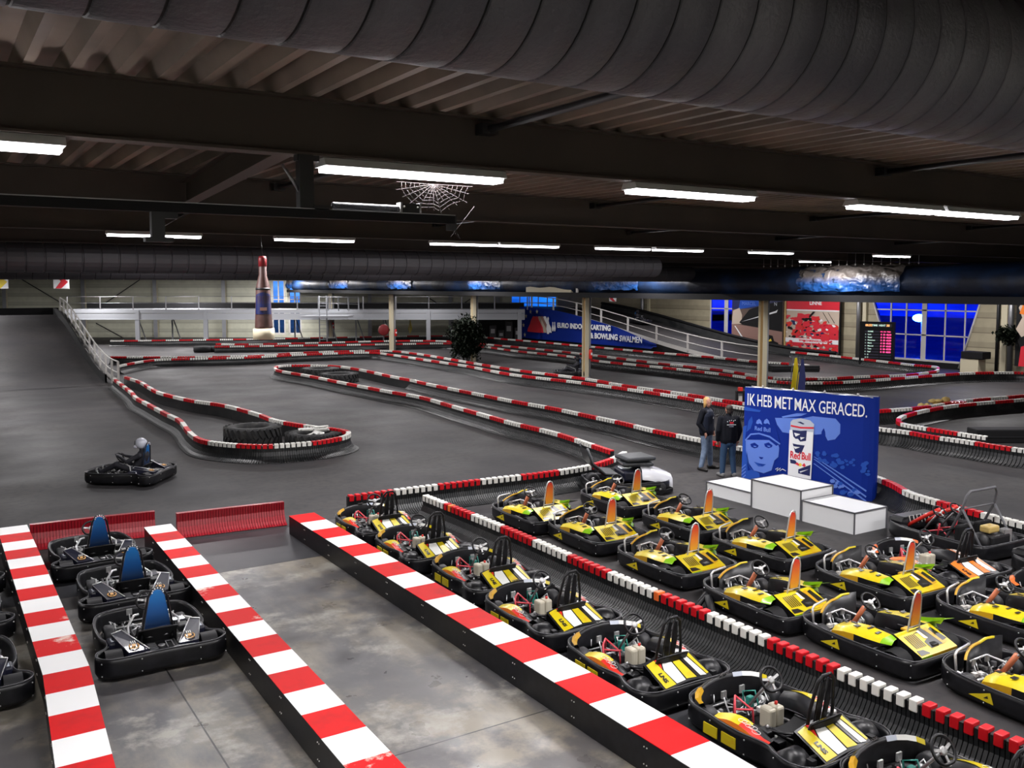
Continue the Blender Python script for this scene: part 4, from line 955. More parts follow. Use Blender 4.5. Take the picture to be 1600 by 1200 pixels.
# ---------------------------------------------------------------- inflatable bottle
M['bottle'] = mat('brown_bottle_skin', (.075, .03, .025), .5, noise_=(6, (.11, .06, .055), .4, .7)); M['bottlered'] = mat('bottle_cap_red', (.22, .01, .015), .45)
p = onY(411, 455, 16.2); Db = Vector((p.x, p.y, 0)).dot(FH); zz = lambda y: HC - (y - HOR) / 1444.4 * Db; s_ = Db / 1444.4
t = thing('hanging_bottle', 'giant brown bottle with dark label hanging from the roof at the left', 'bottle', (p.x, 16.2, 0))
zt_, zb_ = zz(401), zz(513); Hh = zt_ - zb_; lf = lambda f: zb_ + Hh * f
MB().lathe([(19 * s_, zz(530)), (19 * s_, zb_)], 'cream', 4, R(-YAW + PI / 4)).obj('cream_base', t)
MB().tube([(0, 0, zt_), (-.02, 0, 5.5)], .004, 'dark', 4).obj('cord', t)
MB().lathe([(13.5 * s_, zb_), (13.5 * s_, lf(.03)), (12.0 * s_, lf(.3)), (11.2 * s_, lf(.52)), (10.5 * s_, lf(.58)), (6.2 * s_, lf(.74)), (5.8 * s_, lf(.96)), (4.5 * s_, lf(1))], 'bottle', 24).obj('bottle_body', t)
MB().lathe([(6.3 * s_, lf(.86)), (6.3 * s_, lf(.97)), (5.2 * s_, lf(1.005))], 'bottlered', 20).lathe([(11.2 * s_, lf(.535)), (11.5 * s_, lf(.55)), (10.9 * s_, lf(.565))], 'dark', 20).obj('neck_foil', t)
mb = MB(); rows = []
A0_ = math.atan2(-p.y, -p.x)
for f in (.20, .27, .35, .42, .48): rr0 = (13.5 - (f - .03) * 4.6) * s_ + .006; rows.append([(rr0 * math.cos(a), rr0 * math.sin(a), lf(f) + (.03 * math.cos((a - A0_) * 2) if f == .48 else 0)) for a in [A0_ + 1.1 * (k - 6) / 6 for k in range(13)]])
mb.grid(rows[::-1], 'navyprint', True); mb.obj('label', t)
mb = MB()
for k in range(8):
    a = A0_ + .8 * (k - 3.5) / 3.5; r0 = 12 * s_; mb.box((-.001, -.004, -.07), (.006, .004, .07), 'bottle', T(r0 * math.cos(a), r0 * math.sin(a), lf(.40)) @ R(a))
mb.box((0, -.06, -.025), (.012, .06, .03), 'ppink', T(12.8 * s_ * math.cos(A0_), 12.8 * s_ * math.sin(A0_), lf(.27)) @ R(A0_)); mb.obj('label_print', t)

# ---------------------------------------------------------------- event wall
a = Vector((16.15, 15.2, 0)); b_ = Vector((16.88, 12.2, 0)); d = (b_ - a); LW = d.length
t = thing('event_wall', 'tall blue pop-up wall with a portrait, a drinks can and white slogan', 'event wall', a)
Xe = plane_matrix((0, 0, 0), d, (0, 0, 1)); HW = 2.24
rows = []
pro = [(0.04, -.32), (0, -.12), (.02, -.02), (.08, 0), (LW - .22, 0), (LW - .1, -.03), (LW - .02, -.1), (LW, -.2), (LW - .02, -.34)]
for z in (0.0, HW): rows.append([Xe @ Vector((x, z, y)) for x, y in pro])
MB().grid(rows, 'blueprint', False).obj('fabric', t)
MB().box((.03, .02, -.34), (LW - .03, HW - .02, -.32), 'blueprint', Xe).obj('back_fabric', t)
mb = MB()
for i in range(4):
    x0 = .04 + i * (LW - .08) / 4; x1 = .04 + (i + 1) * (LW - .08) / 4
    mb.tube([Xe @ Vector((x0, HW, -.02)), Xe @ Vector((x1, HW, -.31))], .012, 'chrome', 5).tube([Xe @ Vector((x1, HW, -.02)), Xe @ Vector((x0, HW, -.31))], .012, 'chrome', 5).ball(Xe @ Vector(((x0 + x1) / 2, HW + .03, -.15)), .03, 'rail', 6)
mb.obj('scissor_frame', t)
U = lambda x: (x - 75) / 1110 * (LW - .02)
def V(x, y):
    top = 125 + (x - 80) * (262 - 125) / 1120; bot = 975 + (x - 65) * (1150 - 975) / 1120 * 1.02; return HW * (1 - (y - top) / (bot - top))
def pol(*pts): return [(U(x), V(x, y)) for x, y in pts]
mb = MB()
for w_, xa_, xb2 in (('IK', 115, 187), ('HEB', 208, 340), ('MET', 366, 522), ('MAX', 543, 724), ('GERACED.', 750, 1140)):
    cx_ = (xa_ + xb2) / 2; cy_ = 240 + (cx_ - 150) * (108 / 795); w2 = U(xb2) - U(xa_)
    text_fit(w_, w2, .275, 'pwhite', Xe @ T(U(cx_), V(cx_, cy_), .004), mb, .003, bold=.001)
mb.obj('slogan_lettering', t)
mb = MB()
mb.prism(pol((85, 300), (240, 340), (230, 355), (85, 335)), (.001, .003), 'bluemid', Xe).prism(pol((430, 400), (560, 375), (650, 380), (600, 400), (440, 412)), (.001, .003), 'bluelight', Xe)
mb.prism(pol((370, 410), (620, 420), (700, 405), (890, 430), (930, 480), (930, 560), (890, 610), (830, 620), (800, 560), (700, 570), (560, 560), (440, 540), (390, 470)), (.001, .003), 'bluelight', Xe)
mb.prism(pol((718, 560), (740, 590), (775, 600), (778, 540), (795, 510), (808, 545), (812, 610), (720, 600)), (.003, .005), 'blueprint', Xe)
for y0, y1 in ((700, 990), (720, 1040), (760, 1078)): mb.prism(pol((715, y0 + 60), (725, y0 + 60), (1155, y1 + 62), (1150, y1 + 45 + 30)), (.003, .005), 'bluelight', Xe)
rr_ = random.Random(2)
for i in range(40):
    x = rr_.uniform(740, 1165); y = 740 + (x - 740) * .28 + rr_.uniform(-40, 60); s = rr_.uniform(10, 26); mb.prism(pol(*[(x + s * math.cos(k), y + s * .8 * math.sin(k)) for k in range(6)]), (.005, .0065 + i * .0001), 'bluemid', Xe)
for i in range(16):
    x = rr_.uniform(840, 1090); y = 990 + (x - 840) * .42 + rr_.uniform(-40, 30); s = rr_.uniform(12, 30); mb.prism(pol(*[(x + s * math.cos(k), y + s * .8 * math.sin(k)) for k in range(6)]), (.0065, .0085 + i * .0001), 'bluelight' if i % 3 else 'bluemid', Xe)
mb.obj('city_and_road_print', t)
mb = MB()     # generic capped portrait
mb.prism(pol((78, 480), (112, 470), (100, 600), (130, 900), (70, 960)), (.0005, .001), 'bluemid', Xe)
mb.prism(pol((105, 600), (110, 700), (130, 800), (190, 880), (280, 905), (350, 880), (375, 790), (410, 760), (415, 680), (395, 610)), (.006, .008), 'bluelight', Xe)
mb.prism(pol((100, 600), (110, 500), (150, 400), (230, 372), (310, 395), (360, 450), (390, 520), (425, 640), (390, 660), (300, 590), (200, 570), (130, 590)), (.008, .010), 'blueprint', Xe)
mb.prism(pol((98, 600), (150, 545), (230, 540), (330, 570), (425, 640), (420, 650), (325, 585), (230, 553), (155, 558), (105, 610)), (.010, .012), 'bluelight', Xe)
mb.prism(pol((130, 430), (160, 390), (170, 440), (150, 500), (112, 530)), (.010, .012), 'bluemid', Xe)
for x in (228, 298): mb.prism(pol((x - 28, 455), (x - 22, 430), (x, 415), (x + 18, 432), (x + 30, 470), (x + 5, 455), (x - 10, 462)), (.010, .012), 'bluelight', Xe)
for x in (190, 318): mb.prism(pol((x - 40, 640), (x, 628), (x + 38, 655), (x + 30, 672), (x, 680), (x - 30, 665)), (.008, .010), 'blueprint', Xe)
for x in (195, 322): mb.prism(pol((x - 14, 655), (x + 14, 660), (x + 10, 668), (x - 10, 666)), (.010, .012), 'bluelight', Xe)
mb.prism(pol((232, 755), (275, 762), (262, 778), (245, 775)), (.008, .010), 'blueprint', Xe).prism(pol((188, 800), (240, 815), (300, 825), (270, 845), (230, 842)), (.008, .010), 'bluemid', Xe).prism(pol((215, 818), (290, 828), (262, 836)), (.010, .012), 'blueprint', Xe)
mb.prism(pol((118, 700), (130, 820), (185, 890), (150, 860), (120, 790)), (.008, .010), 'bluemid', Xe)
mb.prism(pol((70, 960), (100, 890), (170, 870), (240, 905), (250, 1010), (80, 980)), (.003, .005), 'bluemid', Xe)
for i in range(4): mb.prism(pol((72, 850 + 32 * i), (110, 820 + 32 * i), (112, 830 + 32 * i), (72, 862 + 32 * i)), (.005, .007), 'bluelight', Xe)
mb.obj('portrait_print', t)
mb = MB(); text_fit('Red Bull', .40, .10, 'bluelight', Xe @ T(U(262), V(262, 508), .013) @ R(-.02), mb, .002, bold=.003); mb.obj('cap_lettering', t)
# can: slightly raised print
mb = MB()
mb.prism(pol((512, 450), (530, 430), (600, 420), (680, 440), (715, 475), (700, 960), (500, 930)), (.012, .014), 'pgrey', Xe)
mb.prism(pol((505, 520), (708, 545), (700, 960), (498, 930)), (.014, .016), 'pwhite', Xe).prism(pol((515, 475), (600, 495), (713, 500), (712, 515), (600, 510), (514, 490)), (.014, .016), 'pred', Xe)
for q in (((530, 520), (600, 530), (655, 528), (650, 620), (600, 625), (580, 600), (560, 600), (540, 580)), ((535, 640), (575, 650), (640, 660), (610, 735), (560, 720)), ((515, 780), (560, 790), (590, 830), (520, 815)), ((590, 870), (695, 830), (690, 930), (590, 905))): mb.prism(pol(*q), (.016, .018), 'navyprint', Xe)
for q in (((545, 545), (600, 560), (560, 580)), ((600, 585), (640, 590), (605, 610)), ((540, 665), (600, 675), (560, 690)), ((600, 890), (680, 870), (610, 900))): mb.prism(pol(*q), (.018, .020), 'pwhite', Xe)
mb.prism(pol((560, 820), (580, 808), (600, 830), (590, 840)), (.018, .020), 'pred', Xe).prism(pol((620, 835), (640, 815), (655, 840), (640, 850)), (.018, .020), 'pred', Xe).prism(pol(*[(605 + 16 * math.cos(k), 830 + 16 * math.sin(k)) for k in range(6)]), (.016, .018), 'pyellow', Xe)
text_fit('Red', .235, .17, 'pred', Xe @ T(U(560), V(560, 745), .019) @ R(-.03), mb, .002, bold=.004); text_fit('Bull', .21, .17, 'pred', Xe @ T(U(655), V(655, 757), .019) @ R(-.03), mb, .002, bold=.004)
mb.prism(pol((570, 452), (600, 450), (635, 470), (620, 475)), (.014, .016), 'navyprint', Xe); mb.obj('drinks_can_print', t)
mb = MB(); mb.tube([Xe @ Vector((U(x), V(x, y), .012)) for x, y in ((388, 870), (410, 855), (400, 885), (430, 860), (425, 885), (450, 868), (480, 885))], .008, 'pwhite', 5); mb.obj('signature', t)
# ---------------------------------------------------------------- podium
def pod(xa, ya, yb, h, dep, label):
    t = thing('podium_block', label, 'podium', (xa, ya, 0), 0, 'white podium blocks')
    L_ = ya - yb; MB().box((.01, -L_ + .01, .0), (dep - .01, -.01, h - .005), 'podium').obj('box', t)
    mb = MB(); e = .022
    for x in (0, dep):
        mb.box((x - e / 2, -L_, h - e), (x + e / 2, 0, h + .001), 'trim')
        for y in (0, -L_): mb.box((x - e / 2, y - e / 2, 0), (x + e / 2, y + e / 2, h), 'trim')
    for y in (0, -L_): mb.box((0, y - e / 2, h - e), (dep, y + e / 2, h + .001), 'trim')
    mb.obj('edge_strip', t)
pod(14.47, 14.66, 13.32, .29, .95, 'low left block of the white podium, in front of the portrait')
pod(14.38, 13.26, 11.98, .60, .95, 'tall middle block of the white podium')
pod(14.36, 11.94, 10.72, .42, .95, 'right block of the white podium, nearest the roll-bar kart')
# ---------------------------------------------------------------- small things on the track
def flag(x, y, m, label, lean):
    p = G(x, y); t = thing('beach_flag', label, 'flag', (p.x, p.y, 0), 0, 'small beach flags behind the event wall')
    MB().tube([(0, 0, 0), (.05 * lean, 0, 1.2), (.18 * lean, 0, 2.1)], .015, 'dark', 6).lathe([(.2, 0), (.2, .03)], 'dark', 12).obj('flag_pole', t)
    MB().prism([(0, .5), (.17, 2.1), (.25, 2.12), (.33, 1.5), (.3, .5)], (-.004, .004), m, R(-YAW), ax='y').obj('sail', t)
flag(1232, 653, 'yellow', 'narrow yellow beach flag behind the event wall', 1)
flag(1242, 657, 'navyprint', 'narrow dark blue beach flag behind the event wall', 1)
p = G(657, 532); t = thing('beach_flag', 'small yellow flag far off near the gallery post', 'flag', (p.x - 1, p.y, 0), 0)
MB().tube([(0, 0, 0), (0, 0, 1.9)], .02, 'rail', 5).obj('flag_pole', t); MB().prism([(0, .5), (.2, 1.0), (.05, 1.9), (-.12, 1.0)], (-.01, .01), 'yellow', R(-YAW), ax='y').obj('sail', t)
p = G(1156, 644); t = thing('signal_post', 'black marker post with a red top beside the event wall', 'post', (p.x, p.y, 0))
MB().box((-.16, -.1, 0), (-.10, .1, .75), 'blackmatt', R(-YAW), bev=.015).box((.10, -.1, 0), (.16, .1, .75), 'blackmatt', R(-YAW), bev=.015).box((-.16, -.1, .70), (.16, .1, .78), 'blackmatt', R(-YAW)).box((-.16, -.1, 0), (.16, .1, .2), 'blackmatt', R(-YAW)).obj('frame', t); MB().box((-.08, -.07, .78), (.08, .07, .92), 'kredd', R(-YAW), bev=.01).obj('red_top', t); MB().box((-.07, -.05, .25), (.07, .05, .6), 'rail', R(-YAW)).obj('bottle_insert', t)
p = G(1467, 640, .2); mb = MB(); rr_ = random.Random(8)
for i in range(26): mb.ball((rr_.uniform(-.55, .55), rr_.uniform(-.2, .2), rr_.uniform(.2, .62) - .0), (rr_.uniform(.12, .25), .14, rr_.uniform(.06, .14)), 'straw', 8)
o = mb.obj('straw_heap'); o.location = (p.x, p.y + .2, -.1); tag(o, 'heap of yellow straw between the two barriers at the right', 'straw')
p = G(1490, 634, .3); mb = MB().box((-.45, -.16, .12), (.45, .16, .3), 'kredd', bev=.02)
for i in range(5): mb.box((-.4 + i * .18, -.17, .18), (-.3 + i * .18, .17, .31), 'extred')
o = mb.obj('red_crate'); o.location = (p.x, p.y, .15); o.rotation_euler = (0, 0, -.2); tag(o, 'red plastic barrier piece lying next to the straw', 'crate')
# arcade shapes under the gallery at the far right of the deck
for i, (x, w_, h_) in enumerate(((770, .55, 1.4), (783, .5, 1.0), (795, .6, 1.7), (808, .4, 1.2))):
    p = gp(x, 0, 75); X = plane_matrix(p, RT, (0, 0, 1)); mb = MB().box((-w_ / 2, 0, -.5), (w_ / 2, h_, 0), 'dark', X).box((-w_ * .3, h_ * .55, .01), (w_ * .3, h_ * .8, .03), 'steel', X)
    tag(mb.obj('machine_cabinet'), 'dark machine cabinet under the gallery beside the banner, %s' % ('leftmost', 'second from the left', 'biggest', 'rightmost')[i], 'cabinet', 'machine cabinets under the gallery')
# ---------------------------------------------------------------- karts (front = +Y)
def mirror(pts): return pts + [(-x, y) for x, y in reversed(pts) if abs(x) > 1e-6]
OUT = {
 'A': mirror([(0, -.93), (.45, -.93), (.62, -.86), (.69, -.70), (.66, -.50), (.60, -.32), (.64, 0), (.63, .30), (.60, .52), (.57, .75), (.45, .92), (.22, 1.0), (0, 1.01)]),
 'B': mirror([(0, -.95), (.50, -.93), (.62, -.84), (.655, -.66), (.66, -.2), (.655, .15), (.62, .5), (.56, .75), (.42, .93), (.2, 1.01), (0, 1.02)]),
 'C': mirror([(0, -.88), (.50, -.90), (.66, -.85), (.74, -.74), (.72, -.60), (.60, -.48), (.57, -.3), (.62, -.1), (.63, .25), (.60, .55), (.52, .78), (.30, .88), (0, .90)]),
}
def loopwall(mb, out, z0, z1, th, m, off=0):
    pts = [Vector((x, y, 0)) for x, y in out]; N = len(pts); sp = []
    for i in range(N):
        a, b_, c, d = pts[i - 1], pts[i], pts[(i + 1) % N], pts[(i + 2) % N]
        for k in range(4):
            t = k / 4; sp.append(.5 * ((2 * b_) + (c - a) * t + (2 * a - 5 * b_ + 4 * c - d) * t * t + (3 * b_ - a - 3 * c + d) * t ** 3))
    N = len(sp); rows = []
    for i in range(N):
        t = (sp[(i + 1) % N] - sp[i - 1]).normalized(); n = Vector((t.y, -t.x, 0))
        p = sp[i]
        rows.append([p - n * th + Vector((0, 0, z0 + .04)), p - n * .015 + Vector((0, 0, z0)), p + n * .01 + Vector((0, 0, z0 + .05)), p + n * .012 + Vector((0, 0, z1 - .05)), p + n * .0 + Vector((0, 0, z1)), p - n * .03 + Vector((0, 0, z1 - .004)), p - n * .035 + Vector((0, 0, z1 - .04)), p - n * th + Vector((0, 0, z0 + .06))])
    rows.append(rows[0]); mb.grid(rows, m, True, closed=True)
    mb.tube([r[4] + Vector((0, 0, .002)) for r in rows[:-1]], .0055, 'edge', 5, closed=True)
    return sp
def wheel(t, x, y, r, w, name='wheel', rimm='steel'):
    X = T(x, y, r) @ R(PI / 2, 'Y')
    o = MB().lathe([(r * .50, -w / 2), (r * .88, -w / 2), (r, -w * .32), (r, w * .32), (r * .88, w / 2), (r * .50, w / 2)], 'wtyre', 22).obj(name, t); o.matrix_local = X
    mb = MB().lathe([(r * .50, -w * .5), (r * .42, -w * .30), (.02, -w * .28)], 'alu' if rimm == 'steel' else rimm, 16).lathe([(.02, w * .28), (r * .42, w * .3), (r * .5, w * .5)], rimm, 16).lathe([(.035, -w * .56), (.035, w * .56)], 'alu', 10)
    for k in range(5): mb.box((.03, -.012, -w * .4), (r * .48, .012, w * .4), 'alu', R(k * 2 * PI / 5))
    mb.obj('rim', o)
    return o
def steering(t, y=.20, z=.60, r=.135, tilt=.95, colm='dark', hub='alu', x=0.0):
    X = T(x, y, z) @ R(-tilt, 'X')
    mb = MB(); pts = []
    for k in range(28):
        a = 2 * PI * k / 28; rr = r * (1 - .16 * max(0, -math.sin(a)) ** 6); pts.append((rr * math.cos(a), rr * .94 * math.sin(a), 0))
    mb.tube(pts, .0155, 'black', 7, closed=True)
    o = mb.obj('steering_wheel', t); o.matrix_local = Matrix.Translation((x, y, z)) @ R(tilt, 'X')
    mb = MB().lathe([(.038, -.02), (.042, .006), (.03, .014)], hub, 10)
    for a in (.25, PI - .25, -PI / 2): mb.box((.02, -.013, -.005), (r * .93, .013, .005), 'alu', R(a))
    mb.obj('hub', o)
    MB().tube([(x, y + .015, z - .02), (x, y + .20, .36), (x, y + .36, .14)], .016, 'steel', 7).obj('steering_column', t)
def seat(t, y=-.25, w=.21, ztop=.48, m='blackmatt'):
    mb = MB(); rows = []
    prof = [(.30, .17, .06), (.2, .13, .10), (0, .09, .16), (-.12, .10, .22), (-.20, .18, .24), (-.26, .32, .20), (-.31, ztop, .08)]
    def side(off):
        rs = []
        for dy, z, lip in prof:
            row = []
            for k in range(9):
                a = (k - 4) / 4; s = abs(a) ** 2.2; row.append((a * w * (1 + .05), y + dy + (lip * .35 * s if z > .3 else 0) - off * (1 if z > .15 else 0), z + (lip * s if z < .3 else lip * .2 * -s) - off * (1 if z <= .18 else 0)))
            rs.append(row)
        return rs
    mb.grid(side(0), m, True); mb.grid(side(.02), m, True); a = side(0)
    mb.tube([r[0] for r in a] + list(a[-1])[1:-1] + [r[-1] for r in reversed(a)], .013, 'black', 6)
    mb.obj('seat', t)
def chassis(t, kind, m='black'):
    mb = MB(); out = OUT[kind]; mb.prism([(x * .93, y * .93) for x, y in out], (.035, .05), 'blackmatt'); mb.obj('floor_pan', t)
    mb = MB(); sp = loopwall(mb, out, .045, .285 if kind != 'C' else .29, .06, m)
    mb.obj('bumper', t)
    mb = MB()
    for s in (-1, 1): mb.tube([(s * .30, -.80, .11), (s * .31, -.2, .11), (s * .24, .35, .11), (s * .22, .84, .11)], .016, 'steel', 7)
    mb.tube([(-.56, -.56, .14), (.56, -.56, .14)], .016, 'chrome', 8).tube([(-.45, .60, .12), (.45, .60, .12)], .014, 'chrome', 7).tube([(-.3, -.1, .11), (.3, -.1, .11)], .014, 'steel', 7).tube([(-.25, .84, .11), (.25, .84, .11)], .014, 'steel', 7)
    mb.tube([(-.05, .5, .16), (-.42, .58, .14)], .008, 'chrome', 6).tube([(.05, .5, .16), (.42, .58, .14)], .008, 'chrome', 6)
    mb.obj('frame', t)
    mb = MB()
    k = 0
    for i, p in enumerate(sp):
        if i % 7 == 3:
            a = sp[(i + 1) % len(sp)] - sp[i - 1]; a.normalize(); n = Vector((a.y, -a.x, 0)); mb.ball(p + n * .014 + Vector((0, 0, .09)), .010, 'alu', 6); mb.ball(p + n * .014 + Vector((0, 0, .235)), .010, 'alu', 6)
    mb.obj('bumper_bolt', t, kind='stuff')
def engine(t, x=.33, y=-.42, seed=1):
    mb = MB(); rr = random.Random(seed)
    mb.box((x - .1, y - .14, .10), (x + .1, y + .14, .26), 'alu', bev=.02)
    for i in range(6): mb.box((x - .08, y + .10 + i * .018, .14), (x + .08, y + .108 + i * .018, .32), 'dark')
    mb.lathe([(.07, 0), (.08, .02), (.08, .07), (.03, .08)], 'dark', 14, T(x - .1, y, .2) @ R(-PI / 2, 'Y')).tube([(x, y + .2, .25), (x + .08, y + .28, .3), (x + .12, y + .1, .33)], .028, 'chrome', 8)
    mb.box((x - .07, y - .12, .26), (x + .06, y + .04, .34), 'dark', bev=.015)
    mb.obj('engine', t)
def clutter(t, seed, x0=-.26, x1=.26, y0=.30, y1=.80, dense=26, m2='chrome'):
    """pedals, rods, cables and brackets in the open nose"""
    rr = random.Random(seed); mb = MB()
    for s in (-1, 1):
        mb.tube([(s * .14, .60, .08), (s * .14, .68, .20), (s * .14, .72, .28)], .009, 'chrome', 6).box((s * .14 - .035, .70, .24), (s * .14 + .035, .72, .32), 'alu')
        mb.tube([(s * .30, .66, .14), (s * .40, .62, .22), (s * .36, .52, .16)], .010, 'chrome', 6)
        mb.lathe([(.06, -.008), (.06, .008)], 'alu', 14, T(s * .34, .60, .14) @ R(PI / 2, 'Y'))
        mb.obj('pedal', t); mb = MB()
    mb = MB()
    for i in range(dense):
        x, y = rr.uniform(x0, x1), rr.uniform(y0, y1); z = rr.uniform(.09, .2)
        if rr.random() < .5: mb.tube([(x, y, z), (x + rr.uniform(-.12, .12), y + rr.uniform(-.1, .1), z + rr.uniform(-.02, .07))], .007, m2, 5)
        else: s = rr.uniform(.012, .035); mb.box((x - s, y - s, z - .02), (x + s, y + s, z + rr.uniform(.0, .05)), rr.choice(['alu', 'rail', 'steel', 'dark', 'rubber']))
    mb.obj('linkage', t, kind='stuff')

def kart_A(label, group, orange=False, loc=(0, 0, 0), rz=0):
    Yc, Rc = ('yellow', 'kredd') if not orange else ('korange', 'kbrown')
    t = thing('go_kart', label, 'go-kart', loc, rz, group); chassis(t, 'A')
    for s in (-1, 1): wheel(t, s * .475, .60, .138, .13, 'front_wheel'); wheel(t, s * .52, -.60, .14, .19, 'rear_wheel')
    seat(t, -.28); steering(t, .16, .60, .14, .95); engine(t); clutter(t, 3)
    # front fairing arch
    mb = MB(); rows = []
    for k in range(13):
        a = PI * (k / 12); x = .56 * math.cos(a); y = .66 + .26 * math.sin(a) ** .8; h = .30 + .09 * math.sin(a)
        rows.append([(x, y, .16), (x, y - .01, h), (x * .96, y - .05, h + .02), (x * .93, y - .07, h - .02), (x * .93, y - .06, .16)])
    mb.grid(rows, 'black', True); o = mb.obj('front_fairing', t)
    mb = MB()
    for rng, c_, e in ((range(9, 12), 'amber' if not orange else 'orange', 0), (range(1, 2), 'yellow' if not orange else 'orange', 0), (range(2, 4), 'decalw', 0), (range(4, 5), 'pgrey', 0)):
        mb.grid([[Vector(rows[k][1]) + Vector((0, 0, .003)), Vector(rows[k][2]) + Vector((0, 0, .004)), Vector(rows[k][3]) + Vector((0, -.003, .002))] for k in list(rng) + [rng[-1] + 1]], c_, False)
    text('LNS', .06, 'decalk', T(.0, .875, .418) @ R(0), mb, .001, bold=.003); mb.obj('fairing_sticker', o)
    # bumper stickers on the left
    for y in (.28, .02): MB().box((-.662, y, .10), (-.652, y + .20, .21), Yc).obj('bumper_sticker', t)
    # side pods
    for s in (-1, 1):
        mb = MB(); rows = []
        for k in range(9):
            f = k / 8; y = .42 - .74 * f; hw = .10 + .025 * math.sin(PI * f); xo = s * (.60 - .02 * f); z = .25 + .07 * math.sin(PI * min(1, f * 1.2))
            rows.append([(xo + s * .015, y, z - .09), (xo, y, z), (xo - s * hw, y, z + .03), (xo - s * (hw + .09), y, z - .03), (xo - s * (hw + .10), y, z - .13)])
        mb.grid(rows, 'black', True)
        mb.grid([[Vector(r[0]) + Vector((s * .003, 0, 0)), Vector(r[1]) + Vector((0, 0, .004))] for r in rows], 'korange' if not orange else 'orange', True)
        mb.grid([[Vector(r[1]) + Vector((0, 0, .004)), Vector(r[2]) + Vector((0, 0, .005))] for r in rows[:6]], Yc, True)
        mb.grid([[Vector(r[1]) + Vector((0, 0, .005)), (Vector(r[1]) * .4 + Vector(r[2]) * .6) + Vector((0, 0, .006))] for r in rows[4:]], Rc, True)
        o = mb.obj('side_pod', t)
        mb = MB()
        for k in range(5):
            c = Vector(rows[4 + k // 2][1]) * .5 + Vector(rows[4 + k // 2][2]) * .5 + Vector((0, -.05 * (k % 2), .016)); mb.tube([c + Vector((.035 * math.cos(a), .05 * math.sin(a), 0)) for a in [q * 2 * PI / 10 for q in range(10)]], .003, 'decalw', 4, closed=True)
        mb.obj('scribble_sticker', o)
    # rear wheel covers
    for s in (-1, 1):
        mb = MB(); rows = []
        for k in range(11):
            a = -.15 + (PI + .15) * k / 10; rows.append([(s * (.40 + x_), -.60 + .175 * math.cos(a), .14 + .185 * max(-.3, math.sin(a)) * (1 - .03 * (x_ > .2))) for x_ in (0, .02, .2, .235)])
        for r in rows: r[0] = (r[0][0], r[0][1], r[0][2] - .05); r[-1] = (r[-1][0], r[-1][1], r[-1][2] - .05)
        mb.grid(rows, 'black', True).box((s * .41 if s > 0 else -.47, -.80, .22), (.47 if s > 0 else -.41, -.72, .27), 'dark'); mb.obj('rear_wheel_cover', t)
    # sloping engine cover with graphics
    Q = lambda u, v, dz=0: Vector((-.36 + .72 * u, -.88 + .41 * v, .24 + .16 * v + .05 * math.sin(PI * u) + dz))
    mb = MB(); mb.grid([[Q(u / 8, v / 4) for u in range(9)] for v in range(5)], 'black', True).grid([[Q(u / 8, 0) , Q(u / 8, 0, -.14)] for u in range(9)], 'black', True).grid([[Q(u / 8, 1), Q(u / 8, 1, -.2)] for u in range(9)], 'black', True)
    o = mb.obj('engine_cover', t); mb = MB()
    def patch(q, c_, dz=.006): mb.add([Q(a, b_, dz) for a, b_ in q], [tuple(range(len(q)))], c_)
    patch([(.03, .06), (.23, .04), (.19, .95), (.03, .93)], Yc); patch([(.21, .60), (.30, .93), (.20, .95)], Rc); patch([(.25, .05), (.43, .05), (.45, .92), (.32, .93), (.22, .55)], 'decalw')
    patch([(.46, .08), (.66, .06), (.60, .92), (.47, .92)], Yc); patch([(.68, .10), (.74, .1), (.68, .92), (.63, .92)], 'decalk', .007); patch([(.76, .1), (.9, .12), (.80, .92), (.70, .92)], 'decalw'); patch([(.92, .15), (.98, .2), (.93, .95), (.83, .95)], Yc)
    text_fit('LNS', .15, .055, 'decalk', plane_matrix(Q(.125, .36, .008), Q(.125, .2) - Q(.125, .6), Vector((1, 0, .05))), mb, .001, bold=.003); mb.obj('cover_sticker', o)
    # high back hoop with slats
    mb = MB(); mb.tube([(-.19, -.46, .20), (-.175, -.50, .55), (-.12, -.545, .84), (-.06, -.555, .90), (.06, -.555, .90), (.12, -.545, .84), (.175, -.50, .55), (.19, -.46, .20)], .018, 'black', 8)
    mb.obj('back_hoop', t); mb = MB()
    rows = [[(x, y, z) for x in (-.095, -.08, -.03, -.02)] for y, z in ((-.475, .42), (-.53, .78), (-.545, .86))]
    for s in (-1, 1):
        mb.grid([[(s * .02, -.47, .36), (s * .075, -.462, .36)], [(s * .02, -.515, .62), (s * .085, -.507, .62)], [(s * .02, -.55, .86), (s * .065, -.545, .84)]], 'black', True).grid([[(s * .02, -.49, .36), (s * .075, -.482, .36)], [(s * .02, -.535, .62), (s * .085, -.527, .62)], [(s * .02, -.57, .86), (s * .065, -.565, .84)]], 'black', True)
        mb.tube([(s * .08, -.47, .36), (s * .09, -.52, .62), (s * .068, -.556, .85)], .010, 'black', 6).tube([(s * .02, -.48, .36), (s * .02, -.525, .62), (s * .02, -.56, .87)], .009, 'black', 6)
    mb.obj('back_slat', t)
    # pedal guard and tank
    mb = MB(); mb.tube([(-.33, .34, .10), (-.33, .36, .36), (-.22, .46, .38), (-.20, .50, .12)], .014, 'pedalred', 6).tube([(-.33, .36, .30), (-.12, .30, .26), (-.02, .40, .22)], .012, 'pedalred', 6).tube([(-.22, .46, .38), (-.12, .30, .26), (-.12, .28, .1)], .012, 'pedalred', 6); mb.obj('guard_frame', t, label='red tubular guard')
    mb = MB().tube([(.02, .55, .12), (.02, .58, .33), (.12, .5, .34), (.14, .44, .14)], .010, 'teal', 6).box((.04, .5, .14), (.12, .56, .28), 'teal', bev=.01); mb.obj('brake_cylinder', t, label='dark green')
